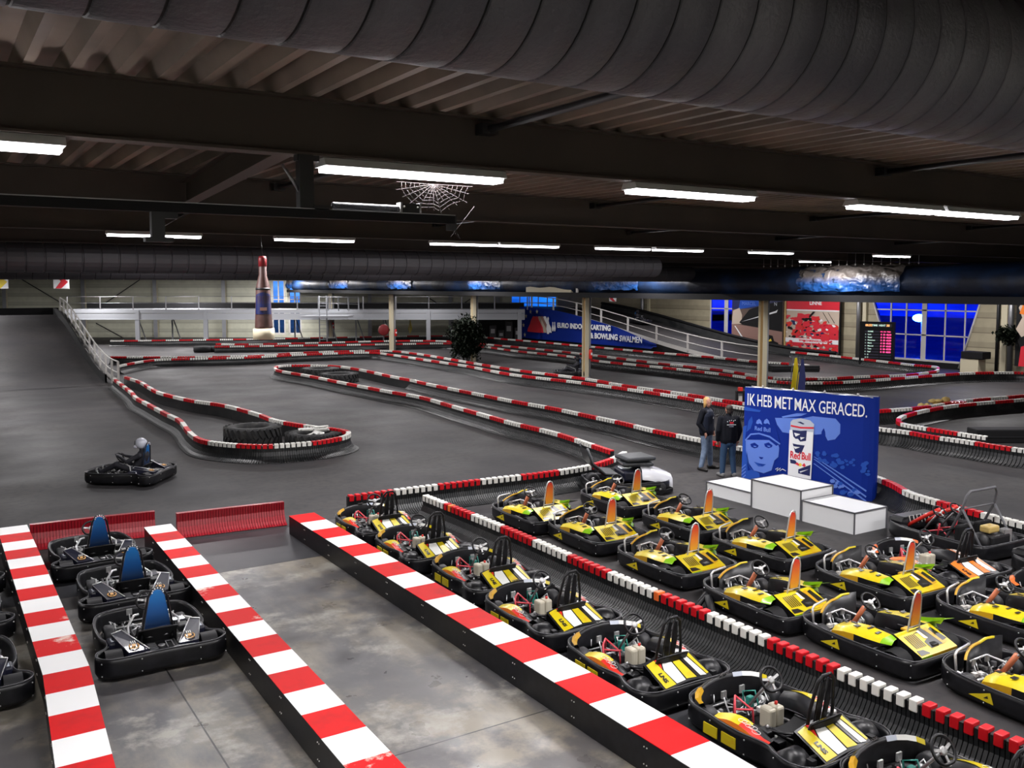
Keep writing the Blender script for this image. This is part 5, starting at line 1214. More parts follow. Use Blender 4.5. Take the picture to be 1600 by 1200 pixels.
    MB().box((-.11, .06, .12), (-.01, .22, .34), 'tank', bev=.025).box((.0, .06, .12), (.11, .22, .34), 'tank', bev=.025).lathe([(.018, .34), (.018, .37)], 'kredd', 8, T(.06, .14, 0)).obj('fuel_tank', t)
    mb = MB()
    for i in range(3): mb.tube([(-.2 + .1 * i, -.42, .3), (-.28, -.2 - .1 * i, .26), (-.24, .05, .2)], .012, 'black', 5)
    mb.box((-.34, -.12, .12), (-.24, .02, .24), 'dark', bev=.01).box((-.38, -.30, .12), (-.26, -.18, .22), 'dark', bev=.01).ball((-.27, -.05, .26), .02, 'alu', 6).ball((-.33, -.22, .24), .018, 'alu', 6); mb.obj('cables', t)
    return t

def kart_B(label, group, loc=(0, 0, 0), rz=0):
    t = thing('go_kart', label, 'go-kart', loc, rz, group); chassis(t, 'B')
    for s in (-1, 1): wheel(t, s * .46, .58, .13, .13, 'front_wheel'); wheel(t, s * .53, -.60, .14, .18, 'rear_wheel')
    seat(t, -.22, ztop=.40); steering(t, .16, .60, .14, .75); engine(t, .05, -.66, 2); clutter(t, 8, dense=60)
    MB().tube([(0, .26, .50), (0, .44, .20)], .035, 'kbrown', 8).box((-.05, .36, .14), (.05, .50, .24), 'kbrown', bev=.01).obj('column_shroud', t, label='copper-coloured')
    mb = MB(); rows = []
    for k in range(9):
        f = k / 8; x = -.36 + .72 * f; y = .68 + .13 * math.sin(PI * f); h = .36 + .16 * f * (1 - .15 * f) + (.03 if k > 5 else 0); rows.append([(x, y + .02, .12), (x, y + .01, h), (x, y - .02, h + .01), (x, y - .03, .12)])
    mb.grid(rows, 'black', True); o = mb.obj('front_panel', t)
    mb = MB(); mb.grid([[Vector(r[1]) + Vector((0, .002, -.01)), Vector(r[1]) + Vector((0, .002, .006)), Vector(r[2]) + Vector((0, -.004, .006)), Vector(r[2]) + Vector((0, -.004, -.02))] for r in rows[:6]], 'amber', True).grid([[Vector(r[1]) + Vector((0, .002, -.01)), Vector(r[1]) + Vector((0, .002, .006)), Vector(r[2]) + Vector((0, -.004, .006)), Vector(r[2]) + Vector((0, -.004, -.02))] for r in rows[5:8]], 'yellow', True); mb.obj('panel_trim', o, label='amber and yellow edge')
    MB().tube([(-.42, .74, .16), (-.43, .76, .42), (-.38, .77, .45), (-.10, .80, .47)], .016, 'chrome', 8).tube([(-.42, .74, .22), (-.30, .62, .14)], .014, 'chrome', 7).tube([(-.2, .72, .30), (.1, .70, .33), (.3, .58, .24), (.28, .5, .12)], .014, 'chrome', 7).obj('nose_hoop', t)
    MB().box((-.10, .36, .10), (.08, .52, .20), 'alu', bev=.03).obj('battery', t)
    for s in (-1, 1):
        mb = MB()
        # (y, z_top, x_in, x_out, z_low)
        st = [(.34, .30, .34, .585, .13), (.30, .36, .31, .60, .16), (.12, .40, .29, .61, .20), (-.05, .42, .29, .62, .24), (-.25, .42, .31, .62, .30), (-.42, .42, .33, .60, .33), (-.52, .40, .36, .50, .34)]
        rows = [[(s * xo, y, zl), (s * (xo - .005), y, zt - .06), (s * (xo - .06), y, zt - .01), (s * (xi + .03), y, zt), (s * xi, y, zt - .05), (s * xi, y, zl)] for y, zt, xi, xo, zl in st]
        mb.grid([r[1:4] for r in rows[:6]], 'yellow', True); mb.grid([r[1:4] for r in rows[5:]], 'green', True); mb.grid([r[0:2] for r in rows[:4]], 'amber', True); mb.grid([r[0:2] for r in rows[3:]], 'black', True); mb.grid([r[3:6] for r in rows], 'black', True)
        mb.add([rows[0][k] for k in range(6)], [(0, 1, 2, 3, 4, 5)], 'amber')
        if s > 0: mb.prism([(-.30, .42), (-.60, .46), (-.66, .56), (-.45, .50), (-.32, .47)], (.40, .405), 'green', ax='x').add([(.34, -.42, .44), (.58, -.40, .43), (.62, -.66, .52), (.40, -.62, .52)], [(0, 1, 2, 3)], 'green').add([(.34, -.42, .43), (.58, -.40, .42), (.62, -.66, .51), (.40, -.62, .51)], [(3, 2, 1, 0)], 'black')
        o = mb.obj('side_pod', t)
        mb = MB()
        for (y, x, w_, h_) in ((.22, .42, .05, .03), (.0, .48, .08, .03), (-.14, .40, .10, .016), (-.3, .46, .09, .02), (.13, .36, .04, .04)): mb.box((s * x - w_ / 2, y - h_, .424 if y < .05 else .40), (s * x + w_ / 2, y + h_, .430 if y < .05 else .408), 'decalk', R(0))
        mb.obj('pod_sticker', o)
        mb = MB(); rows = []
        for k in range(9):
            a = PI * k / 8; rows.append([(s * .42, -.60 + .21 * math.cos(a), .13 + .20 * math.sin(a)), (s * .615, -.60 + .20 * math.cos(a), .13 + .18 * math.sin(a))])
        mb.grid(rows, 'blackmatt', True); mb.obj('wheel_arch', t)
        MB().prism([(.42, .13), (.12, .11), (.16, .23)], (s * .672 - .003, s * .672 + .003), 'yellow', ax='x').prism([(.24, .15), (.18, .16), (.19, .19)], (s * .677 - .001, s * .677 + .001), 'decalk', ax='x').obj('bumper_fin_sticker', t)
    # rear cover with big figure
    Q = lambda u, v, dz=0: Vector((-.37 + .74 * u, -.86 + .40 * v, .27 + .17 * v + dz))
    mb = MB().grid([[Q(u / 4, v / 2) for u in range(5)] for v in range(3)], 'yellow', False).add([Q(0, 0), Q(1, 0), Q(1, 0, -.13), Q(0, 0, -.13)], [(0, 3, 2, 1)], 'amber').add([Q(0, 0), Q(0, 1), Q(0, 1, -.3), Q(0, 0, -.13)], [(0, 1, 2, 3)], 'black').add([Q(1, 0), Q(1, 1), Q(1, 1, -.3), Q(1, 0, -.13)], [(3, 2, 1, 0)], 'kbrown').add([Q(0, 1), Q(1, 1), Q(1, 1, -.3), Q(0, 1, -.3)], [(0, 1, 2, 3)], 'black').add([Q(0, 0, .001) + Vector((0, -.003, 0)), Q(.28, 0, .001) + Vector((0, -.003, 0)), Q(.28, 0, -.13) + Vector((0, -.003, 0)), Q(0, 0, -.13) + Vector((0, -.003, 0))], [(0, 3, 2, 1)], 'green')
    o = mb.obj('engine_cover', t); mb = MB()
    def patch(q, c_, dz=.006): mb.add([Q(a, b_, dz) for a, b_ in q], [tuple(range(len(q)))], c_)
    for i in range(6): patch([(.10 + .05 * i, .30), (.125 + .05 * i, .30), (.145 + .05 * i, .80), (.12 + .05 * i, .80)], 'decalk')
    patch([(.42, .18), (.78, .22), (.76, .48), (.66, .95), (.56, .95), (.60, .55), (.42, .45)], 'decalk'); patch([(.50, .55), (.58, .52), (.56, .85), (.50, .85)], 'decalw', .008); patch([(.76, .20), (.92, .25), (.80, .90), (.70, .85)], 'amber', .007); patch([(.82, .30), (.97, .34), (.90, .85), (.80, .80)], 'decalk', .008); patch([(.02, .05), (.28, .05), (.2, .22), (.04, .24)], 'decalk', .007)
    mb.box((-.14, -.866, .17), (.30, -.863, .20), 'decalk'); mb.obj('cover_sticker', o)
    # headrest
    mb = MB(); hp = [(-.075, .50), (-.085, .58), (-.065, .86), (-.04, .91), (0, .925), (.04, .91), (.065, .86), (.085, .58), (.075, .50)]
    mb.prism([(x, z) for x, z in hp], (-.010, .010), 'headgrad', ax='y'); o = mb.obj('headrest', t); o.matrix_local = T(0, -.40, 0) @ R(.10, 'X') @ T(0, -.04, 0)
    o2 = MB().tube([(-.15, 0, .20), (-.115, 0, .50), (-.085, 0, .84), (-.05, 0, .93), (0, 0, .95), (.05, 0, .93), (.085, 0, .84), (.115, 0, .50), (.15, 0, .20)], .012, 'chrome', 7).tube([(-.11, 0, .48), (.11, 0, .48)], .010, 'chrome', 6).obj('headrest_frame', t); o2.matrix_local = T(0, -.44, 0) @ R(.10, 'X')
    MB().prism([(-.085, -.02), (.085, -.02), (.07, .02), (-.07, .02)], (.46, .92), 'black', T(0, -.468, 0) @ T(0, -.035, 0)).obj('headrest_back', t) if False else None
    mb = MB().tube([(-.2, -.12, .34), (-.2, -.34, .36), (0, -.42, .37), (.2, -.34, .36), (.2, -.12, .34)], .014, 'black', 7).box((.02, -.36, .36), (.16, -.28, .39), 'amber', bev=.01).tube([(-.08, -.3, .32), (.05, -.38, .36), (.1, -.46, .3)], .010, 'chrome', 6).tube([(.1, -.5, .3), (.16, -.56, .36), (.22, -.62, .3)], .02, 'dark', 6); mb.obj('seat_rail', t)
    return t

def kart_C(label, group, loc=(0, 0, 0), rz=0, driver=False, backrest=True):
    t = thing('go_kart', label, 'go-kart', loc, rz, group); chassis(t, 'C')
    for s in (-1, 1): wheel(t, s * .44, .42, .125, .12, 'front_wheel'); wheel(t, s * .54, -.62, .14, .17, 'rear_wheel')
    seat(t, -.18, ztop=.42); steering(t, .20, .56, .13, .95); engine(t, .34, -.2, 4); clutter(t, 12, y0=.1, y1=.6, dense=36)
    for s in (-1, 1):
        mb = MB(); P4 = [(.17, -.80), (.40, -.80), (.52, -.36), (.40, -.34)]; Z = [.30, .30, .40, .42]
        mb.add([(s * x, y, z) for (x, y), z in zip(P4, Z)] + [(s * x, y, z - .18) for (x, y), z in zip(P4, Z)], [(0, 1, 2, 3), (0, 4, 5, 1), (1, 5, 6, 2), (2, 6, 7, 3), (3, 7, 4, 0)], 'navy')
        mb.tube([(s * .17, -.80, .305), (s * .40, -.34, .425)], .008, 'chrome', 5).tube([(s * .40, -.34, .425), (s * .52, -.36, .405)], .008, 'chrome', 5).tube([(s * .40, -.80, .305), (s * .52, -.36, .405)], .006, 'steel', 5)
        o = mb.obj('rear_fairing', t)
        X = T(s * .32, -.70, .336) @ R(.22, 'X'); mb = MB()
        for q in (-1, 1): mb.tube([(q * .012, -.05, 0), (q * .045, -.04, 0), (q * .055, 0, 0), (q * .04, .035, 0)], .008, 'gold', 5, X=X)
        mb.box((-.02, -.02, -.002), (.02, .03, .006), 'gold', X).box((-.03, -.065, -.002), (.03, -.055, .006), 'gold', X)
        for q in (-.022, 0, .022): mb.box((q - .004, .05, -.002), (q + .004, .10, .005), 'decalw', X)
        mb.obj('emblem', o, label='gold wreath emblem')
        mb = MB(); rows = []
        for k in range(9):
            a = PI * k / 8; rows.append([(s * (.45 + x_), -.66 + .16 * math.cos(a), .15 + .165 * math.sin(a)) for x_ in (0, .04, .16, .19)])
        mb.grid(rows, 'rubber', True); mb.obj('rear_wheel_cover', t)
        MB().box((s * .50 - .07, -.46, .14), (s * .50 + .07, -.24, .33), 'navy', bev=.03).box((s * .50 - .03, -.43, .33), (s * .50 + .03, -.33, .335), 'pgrey').obj('side_box', t)
        MB().tube([(s * .24, -.42, .18), (s * .30, -.20, .20), (s * .30, -.18, .40), (s * .20, .0, .46), (s * .14, .02, .46)], .016, 'chrome', 8).tube([(s * .30, -.1, .16), (s * .36, -.2, .22), (s * .40, -.28, .16)], .018, 'chrome', 7).obj('seat_hoop', t)
    mb = MB().box((-.18, -.82, .18), (.18, -.50, .27), 'black', bev=.02)
    for i in range(4): mb.box((-.15, -.78 + .06 * i, .27), (-.06, -.75 + .06 * i, .278), 'steel')
    mb.tube([(.05, -.78, .275), (.05, -.6, .28), (.12, -.6, .28), (.12, -.78, .275)], .008, 'steel', 5).lathe([(.04, .27), (.045, .285), (.02, .29)], 'steel', 10, T(-.01, -.7, 0)).tube([(-.42, -.86, .27), (-.15, -.84, .28), (0, -.86, .26), (.15, -.84, .28), (.42, -.86, .27)], .012, 'steel', 6); mb.obj('rear_deck', t)
    MB().box((.10, -.08, .28), (.30, .10, .34), 'navy', T(.12, -.02, 0), bev=.02).obj('tank_cover', t)
    if backrest:
        mb = MB(); hp = [(-.155, .38), (-.135, .55), (-.085, .82), (-.045, .885), (0, .90), (.045, .885), (.085, .82), (.135, .55), (.155, .38)]
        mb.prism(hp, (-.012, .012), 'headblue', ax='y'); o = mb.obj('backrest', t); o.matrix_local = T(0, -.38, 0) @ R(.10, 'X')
        o2 = MB().tube([(-.20, 0, .18), (-.18, 0, .40), (-.11, 0, .82), (-.06, 0, .91), (0, 0, .935), (.06, 0, .91), (.11, 0, .82), (.18, 0, .40), (.20, 0, .18)], .014, 'black', 7).tube([(-.15, -.01, .40), (.15, -.01, .40)], .012, 'chrome', 6).tube([(-.14, -.01, .20), (.14, -.01, .20)], .012, 'chrome', 6).obj('backrest_frame', t); o2.matrix_local = T(0, -.40, 0) @ R(.10, 'X')
        mb = MB(); 
        for k in range(7): a = PI * k / 6; mb.ball((.065 * math.cos(a), 0, .875 + .055 * math.sin(a)), .012, 'pwhite', 6)
        o3 = mb.obj('rivet', o2, label='white rivet dots'); o3.matrix_local = T(0, -.012, 0)
    MB().tube([(-.24, -.36, .30), (-.1, -.44, .31), (.1, -.44, .31), (.24, -.36, .30)], .012, 'steel', 6).box((-.19, -.34, .30), (.19, -.30, .34), 'dark').obj('cross_bar', t)
    return t

GA = 'yellow, white and black karts with black back hoops'
frA = [(6.42, 16.20), (6.42, 14.38), (6.55, 12.54), (6.42, 10.67), (6.40, 8.72), (6.58, 6.79), (6.72, 5.0)]
labA = ['farthest in the row beside the striped kerb', 'second from the far end of the kerb row', 'third from the far end of the kerb row', 'fourth from the far end of the kerb row', 'fifth from the far end of the kerb row', 'sixth and largest, at the bottom edge beside the kerb', 'only its nose showing at the bottom edge']
ka = kart_A('yellow go-kart with black back hoop, ' + labA[0], GA); index_children(ka)
for i, ((x, y), l) in enumerate(zip(frA, labA)):
    lab = 'yellow go-kart with black back hoop, ' + l
    if i == 0: ka.location = (x + .53, y - .70, .008); ka.scale = (.97, .94, 1)
    else: dup(ka, (x + .53, y - .70, .008), random.uniform(-.03, .03), lab)
GB = 'yellow and green karts with red-to-amber headrests'
posB = [(9.72 + .15, 14.63, 'front row, farthest, near the barrier corner'), (10.03, 12.93, 'front row, second from the far end'), (10.02, 10.88, 'front row, third from the far end'), (9.92, 8.80, 'front row, fourth, behind the black scrap'), (10.03, 7.06, 'front row, second from the near end, fully in view'), (10.15, 5.16, 'front row, cut by the right edge at the bottom'),
        (12.05, 14.63, 'back row, farthest, beside the padded kart'), (11.98, 12.55, 'back row, second from the far end'), (11.92, 10.60, 'back row, third from the far end, nearest the white podium'), (11.98, 8.45, 'back row, fourth, in front of the orange kart'), (12.15, 6.52, 'back row, cut by the right edge')]
kb = kart_B('yellow kart with amber headrest, ' + posB[0][2], GB); index_children(kb)
for i, (x, y, l) in enumerate(posB):
    lab = 'yellow kart with amber headrest, ' + l
    if i == 0: kb.location = (x, y, 0); kb.scale = (.95, .95, .97)
    else: dup(kb, (x, y, 0), random.uniform(-.04, .04), lab)
GC = 'black karts with blue backrests'
kc = kart_C('black kart with blue backrest, farthest of the three, against the low red barrier', GC); index_children(kc)
kc.location = (2.22, 16.32, .009); kc.rotation_euler = (0, 0, .05)
dup(kc, (2.36, 14.20, .009), .0, 'black kart with blue backrest, middle one of the three between the striped kerbs')
dup(kc, (2.27, 12.08, .009), -.01, 'black kart with blue backrest, nearest of the three, its back bumper facing the empty lane')
GL = 'black karts in the left-hand lane'
for y, x, l in ((11.95, .12, 'nearest kart of the left lane, its rear corner showing at the left edge'), (14.15, .10, 'middle kart of the left lane, a corner of its bumper at the left edge'), (16.2, .12, 'farthest kart of the left lane, a sliver at the left edge')):
    p = G(53, 1075, .25)
    dup(kc, (x, y, .009), 0, 'black ' + l, GL)
# orange kart and the corner of mixed karts
p = G(1383, 850, .2)
ko = kart_A('orange and white kart with dark seat behind the back row of yellow karts', 'mixed karts at the right', True, (13.34, 8.45, 0), -.05)
index_children(ko)
dup(ko, (13.62, 6.35, 0), -.05, 'orange and black kart at the right edge, behind the last yellow kart')
def twin(loc, rz, label, bar=True):
    t = thing('twin_seat_kart', label, 'go-kart', loc, rz, 'red-framed twin-seat karts'); s0 = 1.15
    mb = MB(); mb.prism([(x * 1.05, y * 1.05) for x, y in OUT['B']], (.035, .05), 'blackmatt'); mb.obj('floor_pan', t)
    mb = MB(); loopwall(mb, [(x * 1.04, y * 1.08) for x, y in OUT['B']], .045, .30, .06, 'black'); mb.obj('bumper', t)
    for s in (-1, 1): wheel(t, s * .52, .66, .14, .13, 'front_wheel'); wheel(t, s * .58, -.66, .15, .18, 'rear_wheel')
    mb = MB(); mb.box((-.50, .62, .16), (.50, 1.02, .40), 'black', bev=.08); mb.obj('nose_cover', t)
    mb = MB()
    for q in (-.35, -.15, .05): mb.tube([(q - .05, .58, .30), (q - .05, .62, .44), (q + .06, .62, .44), (q + .06, .58, .30)], .008, 'rail', 5)
    mb.obj('nose_loop', t)
    for x in (-.24, .24):
        steering(t, .12, .60, .135, .7, x=x)
        MB().tube([(x - .16, .66, .25), (x - .12, .3, .52), (x - .02, .1, .66)], .035, 'kredd', 8).tube([(x - .06, .5, .16), (x + .04, .1, .28), (x + .06, -.1, .12)], .014, 'pedalred', 6).tube([(x + .06, .2, .12), (x - .02, .1, .4)], .014, 'pedalred', 6).obj('red_tube', t)
    for x in (-.26, .26):
        mb = MB(); mb.box((x - .2, -.32, .10), (x + .2, .05, .18), 'blackmatt', bev=.03).box((x - .2, -.42, .12), (x + .2, -.32, .50), 'blackmatt', bev=.03); mb.tube([(x - .2, -.05, .30), (x - .2, -.32, .44), (x, -.40, .5), (x + .2, -.32, .44), (x + .2, -.05, .30)], .015, 'black', 6); mb.obj('seat', t)
    mb = MB().box((-.25, -.90, .12), (.25, -.55, .40), 'dark', bev=.04).lathe([(.13, 0), (.15, .03), (.15, .12), (.05, .14)], 'dark', 14, T(-.25, -.72, .28) @ R(-PI / 2, 'Y')).tube([(.25, -.8, .25), (.33, -.7, .3), (.3, -.6, .42)], .03, 'steel', 7)
    for i in range(5): mb.box((.10, -.88 + i * .03, .2), (.3, -.87 + i * .03, .46), 'alu')
    mb.obj('engine', t); MB().box((-.22, -.82, .42), (.06, -.62, .54), 'barrelgold', bev=.03).obj('fuel_tank', t, label='gold fuel tank')
    if bar:
        MB().tube([(-.44, -.10, .10), (-.44, -.45, .80), (-.42, -.50, 1.02), (-.34, -.52, 1.11), (.34, -.52, 1.11), (.42, -.50, 1.02), (.44, -.45, .80), (.44, -.10, .10)], .024, 'trim', 8).tube([(-.44, -.45, .80), (-.44, -.88, .12)], .022, 'trim', 7).tube([(.44, -.45, .80), (.44, -.88, .12)], .022, 'trim', 7).tube([(-.44, -.45, .80), (.44, -.45, .80)], .015, 'trim', 6).obj('roll_bar', t)
    return t
tw = twin((15.30, 9.35, 0), -.06, 'red-framed twin-seat kart with two steering wheels and a tall grey roll bar'); index_children(tw)
dup(tw, (15.1, 6.95, 0), -.03, 'second red-framed twin-seat kart cut by the right edge, its black nose and white loops showing')
mb = MB(); mb.box((-.25, -.25, 0), (.25, .25, .02), 'rubber').tube([(-.2, -.2, .02), (0, .1, .14), (.25, .2, .10)], .06, 'rubber', 6).tube([(-.25, .1, .03), (.05, .2, .16), (.3, 0, .05)], .05, 'black', 6)
o = mb.obj('rubber_scrap'); p = G(1106, 955); o.location = (p.x + .1, p.y, 0); tag(o, 'crumpled piece of black rubber beside the finned barrier, near the fourth front-row kart', 'rubber scrap')
# padded kart with cushions
p = G(960, 775)
t = thing('covered_kart', 'dark kart with white bodywork and a tipped-up seat, at the end of the finned barrier', 'go-kart', (13.14, 15.86, 0), -.62)
MB().prism([(x * 1.0, y * 1.05) for x, y in OUT['B']], (.05, .12), 'blackmatt').obj('floor_pan', t)
mb = MB(); loopwall(mb, [(x * .95, y * .95) for x, y in OUT['B']], .08, .30, .06, 'black'); mb.obj('bumper', t)
t.rotation_euler = (0, 0, PI / 2 - .55)   # nose to the right of the picture
t.rotation_euler = (0, 0, -1.95)
for s in (-1, 1): wheel(t, s * .50, .62, .15, .14, 'front_wheel'); wheel(t, s * .52, -.62, .17, .18, 'rear_wheel')
mb = MB(); rows = []
for k in range(7):
    f = k / 6; w_ = .42 - .10 * f ** 2; y = .25 + .75 * f; z = .62 - .22 * f ** 1.5; rows.append([(-w_ * 1.1, y, z - .28), (-w_, y, z - .08), (-w_ * .6, y, z), (w_ * .6, y, z), (w_, y, z - .08), (w_ * 1.1, y, z - .28)])
mb.grid(rows, 'vwhite', True); mb.add(rows[-1], [(0, 1, 2, 3, 4, 5)], 'vwhite'); mb.obj('white_nose', t)
MB().box((-.40, -.15, .30), (.40, .35, .52), 'navy', bev=.05).box((-.18, -.12, .522), (.10, .05, .526), 'pgrey').obj('navy_panel', t)
mb = MB(); mb.box((-.32, -.75, .25), (.32, -.35, .36), 'leather', T(0, 0, .1) @ R(.5, 'X') @ T(0, 0, 0), bev=.04)
mb.grid([[(-.3, -.95, 1.05), (.3, -.95, 1.05)], [(-.34, -.82, .72), (.34, -.82, .72)], [(-.36, -.55, .50), (.36, -.55, .50)], [(-.36, -.25, .46), (.36, -.25, .46)]], 'leather', True).grid([[(-.3, -.99, 1.03), (.3, -.99, 1.03)], [(-.34, -.88, .70), (.34, -.88, .70)], [(-.36, -.6, .44), (.36, -.6, .44)], [(-.36, -.25, .40), (.36, -.25, .40)]], 'leather', True).tube([(-.3, -.97, 1.06), (-.34, -.85, .72), (-.37, -.57, .48), (-.37, -.22, .44)], .03, 'leather', 6).tube([(.3, -.97, 1.06), (.34, -.85, .72), (.37, -.57, .48), (.37, -.22, .44)], .03, 'leather', 6); mb.obj('tipped_seat', t)
MB().tube([(-.34, .4, .18), (-.5, .1, .22), (-.5, -.3, .2)], .04, 'navy', 7).tube([(.34, .4, .18), (.5, .1, .22), (.5, -.3, .2)], .04, 'navy', 7).box((-.56, -.2, .16), (-.40, .3, .34), 'steel', bev=.03).tube([(-.3, .1, .5), (-.42, .25, .3)], .015, 'chrome', 6).obj('side_tube', t)
kx, ky = 13.14, 15.86
a_ = -1.95
def kp(x, y): return (kx + math.cos(a_) * x - math.sin(a_) * y, ky + math.sin(a_) * x + math.cos(a_) * y)
for i, (z, dx, lab) in enumerate(((.60, .0, 'lower black quilted cushion lying on the covered kart'), (.72, .02, 'upper black quilted cushion on top of the stack on the covered kart'))):
    mb = MB().box((-.33, -.36, 0), (.33, .36, .10), 'leather', bev=.045); o = mb.obj('cushion'); X_, Y_ = kp(dx, .22); o.location = (X_, Y_, z); o.rotation_euler = (0, 0, a_ + .25 * i - .05); tag(o, lab, 'cushion', 'cushions on the covered kart')
# ---------------------------------------------------------------- people (capsule skeleton fused by voxel remesh)
def body_mesh(chains, m, vox=.012, smooth=6, extra=None):
    mb = MB()
    for pts, rs in chains:
        pts = [Vector(p) for p in pts]; P3, R3 = [], []
        for (a, ra), (b_, rb) in zip(zip(pts, rs), zip(pts[1:], rs[1:])):
            for k in range(4): f = k / 4; P3.append(a.lerp(b_, f)); R3.append(ra + (rb - ra) * f)
        P3.append(pts[-1]); R3.append(rs[-1])
        mb.tube(P3, 0, m, 12, rs=R3); mb.ball(pts[0], rs[0], m, 12); mb.ball(pts[-1], rs[-1], m, 12)
        for p, r in list(zip(pts, rs))[1:-1]: mb.ball(p, r, m, 12)
    if extra:
        for c, r in extra: mb.ball(c, r, m, 14)
    o = mb.obj('tmp'); md = o.modifiers.new('r', 'REMESH'); md.mode = 'VOXEL'; md.voxel_size = vox; md.use_smooth_shade = True
    s = o.modifiers.new('s', 'SMOOTH'); s.iterations = smooth; s.factor = .5
    dg = bpy.context.evaluated_depsgraph_get(); dg.update(); me = bpy.data.meshes.new_from_object(o.evaluated_get(dg)); old = o.data
    bpy.data.objects.remove(o); me.materials.clear(); me.materials.append(M[m]); me.polygons.foreach_set('use_smooth', [True] * len(me.polygons)); return me
def part(name, me, parent, label=None):
    o = bpy.data.objects.new(name, me); C.objects.link(o); o.parent = parent
    if label: o['label'] = label
    return o
def hand_chains(w, d, side, curl=.5):
    """w wrist, d direction of the hand; palm then five fingers"""
    w = Vector(w); d = Vector(d).normalized(); u = d.cross(Vector((0, 0, 1)));  u = u.normalized() if u.length > .1 else Vector((0, 1, 0)); n = d.cross(u)
    out = [([w, w + d * .085], [.026, .034])]
    for i, L in enumerate((.070, .080, .075, .060)):
        b_ = w + d * .085 + u * (.030 - .020 * i); out.append(([b_, b_ + d * L * .5 + n * side * .01, b_ + d * L * .9 + n * side * .035 * curl * 2], [.010, .009, .008]))
    b_ = w + d * .03 + u * .03; out.append(([b_, b_ + u * .03 + d * .03, b_ + u * .03 + d * .065], [.012, .011, .009])); return out
def person(label, loc, rz, H, hair, top, legs, shoe, stance=.12, arms='pockets', look=0.0, vest=None, group=None):
    t = thing('person', label, 'person', loc, rz, group); k = H / 1.8
    hip, sh, neck = .93 * k, 1.45 * k, 1.53 * k
    def S(*p): return Vector(p) * 1
    head = Vector((0, .02, 1.67 * k))
    fx = stance
    LL = [[(.09, 0, hip), (.11, .02, .50 * k), (fx, -.02, .09)], [(-.09, 0, hip), (-.12, .03, .50 * k), (-fx, .01, .09)]]
    if arms == 'pockets': AR = [[(s * .20, 0, sh), (s * .29, -.06, 1.16 * k), (s * .21, .08, .96 * k)] for s in (1, -1)]
    elif arms == 'down': AR = [[(s * .20, 0, sh), (s * .27, -.03, 1.16 * k), (s * .25, .07, .90 * k)] for s in (1, -1)]
    else: AR = [[(s * .19, 0, sh), (s * .25, .16, 1.22 * k), (s * .13, .40, 1.22 * k)] for s in (1, -1)]
    ch = [([(0, 0, hip), (0, -.01, 1.15 * k), (0, 0, 1.36 * k)], [.13, .125, .14]), ([(0, 0, sh), (0, .01, neck + .06 * k)], [.07, .052])]
    for l in LL: ch.append((l, [.085, .058, .04])); ch.append(([(l[2][0], l[2][1], .06), (l[2][0] * 1.25, l[2][1] + .16, .045)], [.04, .035]))
    for a in AR:
        ch.append((a, [.055, .042, .030])); d = Vector(a[2]) - Vector(a[1]); ch += hand_chains(a[2], d if arms != 'pockets' else (d.x, .1, -.5), 1 if a[0][0] > 0 else -1)
    Xh = T(*head) @ R(look)
    ex = [(head, (.078, .095, .115)), (head + (R(look) @ Vector((0, .05, -.065))), (.05, .045, .05)), (head + (R(look) @ Vector((0, .10, -.02))), (.014, .020, .022))]
    for s in (1, -1): ex.append((head + (R(look) @ Vector((s * .078, -.005, -.01))), (.012, .022, .03)))
    part('body', body_mesh(ch, 'skin', .010, 4, ex), t)
    f = MB()
    for s in (1, -1): f.ball((s * .030, .088, .012), (.012, .007, .007), 'pwhite', 8, Xh); f.ball((s * .030, .094, .012), (.005, .003, .005), 'decalk', 6, Xh); f.box((s * .03 - .016, .088, .030), (s * .03 + .016, .096, .035), hair, Xh)
    f.box((-.02, .092, -.062), (.02, .099, -.054), 'pred' if False else 'ppink', Xh); f.obj('face_features', t)
    hx = [(head + (R(look) @ Vector((0, -.030, .040))), (.086, .092, .092)), (head + (R(look) @ Vector((0, -.055, -.03))), (.078, .055, .08))]
    if hair == 'blond': hx += [(head + (R(look) @ Vector((0, -.05, -.09))), (.082, .055, .09)), (head + (R(look) @ Vector((.072, -.02, -.03))), (.022, .05, .08)), (head + (R(look) @ Vector((-.072, -.02, -.03))), (.022, .05, .08))]
    # cut face opening: hair sits behind the face line
    part('hair', body_mesh([], hair, .010, 2, hx), t)
    tr = [([(0, 0, hip + .03), (0, 0, hip - .04)], [.155, .145])]
    for l in LL: tr.append(([l[0], l[1], (l[2][0], l[2][1], .10)], [.105, .080, .062]))
    part('trousers', body_mesh(tr, legs, .013, 4), t)
    ja = [([(0, 0, hip + .02), (0, -.01, 1.15 * k), (0, 0, 1.36 * k)], [.165, .165, .17]), ([(-.15, 0, sh - .03), (.15, 0, sh - .03)], [.095, .095]), ([(0, 0, sh), (0, .0, neck + .02)], [.09, .066])]
    for s in (1, -1): ja.append(([(s * .08, 0, hip), (s * .09, 0, 1.36 * k)], [.14, .14]))
    for a in AR: ja.append(([a[0], a[1], Vector(a[1]).lerp(Vector(a[2]), .93)], [.082, .066, .050]))
    part('jacket', body_mesh(ja, top, .013, 5), t)
    if vest:
        ve = [([(0, 0, hip + .04), (0, -.01, 1.15 * k), (0, 0, 1.36 * k)], [.18, .18, .185]), ([(-.12, 0, sh - .04), (.12, 0, sh - .04)], [.10, .10])]
        for s in (1, -1): ve.append(([(s * .08, 0, hip + .04), (s * .085, 0, 1.34 * k)], [.15, .155]))
        part('vest', body_mesh(ve, vest, .013, 5), t)
    for s, l in zip((1, -1), LL):
        x, y = l[2][0], l[2][1]; part('shoe', body_mesh([([(x, y - .05, .055), (x * 1.1, y + .06, .05), (x * 1.25, y + .19, .04)], [.055, .050, .042])], shoe, .012, 3), t)
    return t
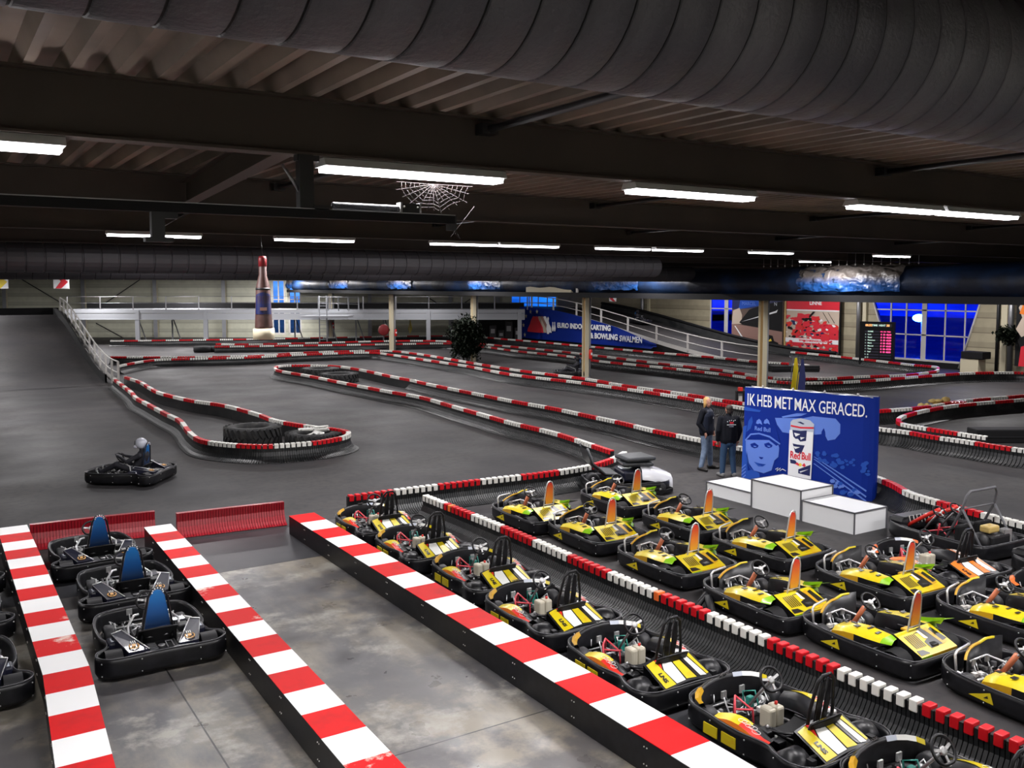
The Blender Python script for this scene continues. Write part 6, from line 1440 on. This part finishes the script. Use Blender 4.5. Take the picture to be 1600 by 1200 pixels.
# blond man facing right of the picture, hands in pockets
p1 = G(1105, 734)
m1 = person('blond person in navy padded vest and light jeans, standing left of the dark-haired one', (p1.x, p1.y + .05, 0), -2.85, 1.84, 'blond', 'jacket', 'jeansl', 'shoe', .21, 'pockets', -.15, 'vest')
MB().box((-.03, .172, 1.30), (.0, .178, 1.36), 'pwhite').obj('chest_logo', m1)
p2 = G(1142, 746)
m2 = person('dark-haired person in black jacket, seen from behind, beside the blue event wall', (p2.x, p2.y + .1, 0), -.42, 1.76, 'darkhair', 'jacket', 'jeansd', 'shoeg', .14, 'down', .1)
mb = MB()
for i, (x, z) in enumerate(((-.10, 1.37), (-.05, 1.39), (0, 1.40), (.05, 1.385), (.09, 1.40))): mb.ball((x, -.168, z), (.012, .004, .012), 'pwhite', 6)
mb.box((-.04, -.176, 1.32), (.05, -.165, 1.36), 'pred').box((-.11, -.178, 1.285), (.11, -.166, 1.300), 'pwhite').box((-.06, -.178, 1.245), (.05, -.166, 1.255), 'pgrey').obj('back_print', m2)
# racing karts with drivers
def driver(label, kl, loc, rz, helm, group=None):
    dup(kc, loc, rz, kl, 'karts out on the track')
    t = thing('person', label, 'person', loc, rz, group); hip = Vector((0, -.22, .26)); sh = Vector((0, -.36, .68)); hd = Vector((0, -.32, .90))
    ch = [([hip, hip.lerp(sh, .5), sh + Vector((0, 0, -.06))], [.14, .14, .145]), ([sh, hd + Vector((0, 0, -.08))], [.07, .06])]
    for s in (1, -1):
        ch.append(([hip + Vector((s * .1, 0, 0)), Vector((s * .17, .22, .42)), Vector((s * .14, .58, .24))], [.09, .07, .05])); ch.append(([(s * .14, .58, .22), (s * .14, .66, .30)], [.045, .035]))
        ch.append(([sh + Vector((s * .18, .0, -.03)), Vector((s * .26, -.08, .50)), Vector((s * .12, .14, .58))], [.065, .05, .035])); ch += hand_chains((s * .12, .14, .58), (0, .6, .3), s)
    part('body', body_mesh(ch, 'overall', .014, 4), t)
    X = T(*hd) @ R(.1, 'X'); MB().ball((0, 0, 0), (.125, .145, .135), helm, 18, X).box((-.09, .06, -.12), (.09, .15, -.05), helm, X, bev=.03).obj('helmet', t)
    rows = [[X @ Vector((.128 * math.cos(a), .148 * math.sin(a) + .004, z)) for a in [PI / 2 + q * .18 for q in range(-5, 6)]] for z in (-.03, .0, .04)]
    MB().grid(rows, 'visor', True).obj('visor', t); return t
v = Vector((-.80, .60, 0)); yaw = math.atan2(-v.x, v.y)
driver('person in silver helmet driving the black kart at the left of the track', 'black racing kart crossing the open track at the left', (3.95, 23.05, 0), yaw, 'helmetw')
p = G(893, 588); driver('person in black helmet driving the kart beside the second column', 'dark racing kart passing left of the second column', (p.x + .05, p.y + .1, 0), yaw + .1, 'helmetk')
Yr_ = 52.3; driver('person in a dark helmet driving down the right ramp', 'dark racing kart coming down the right ramp', (44.6, Yr_, rzr(Yr_)), PI, 'helmetk')
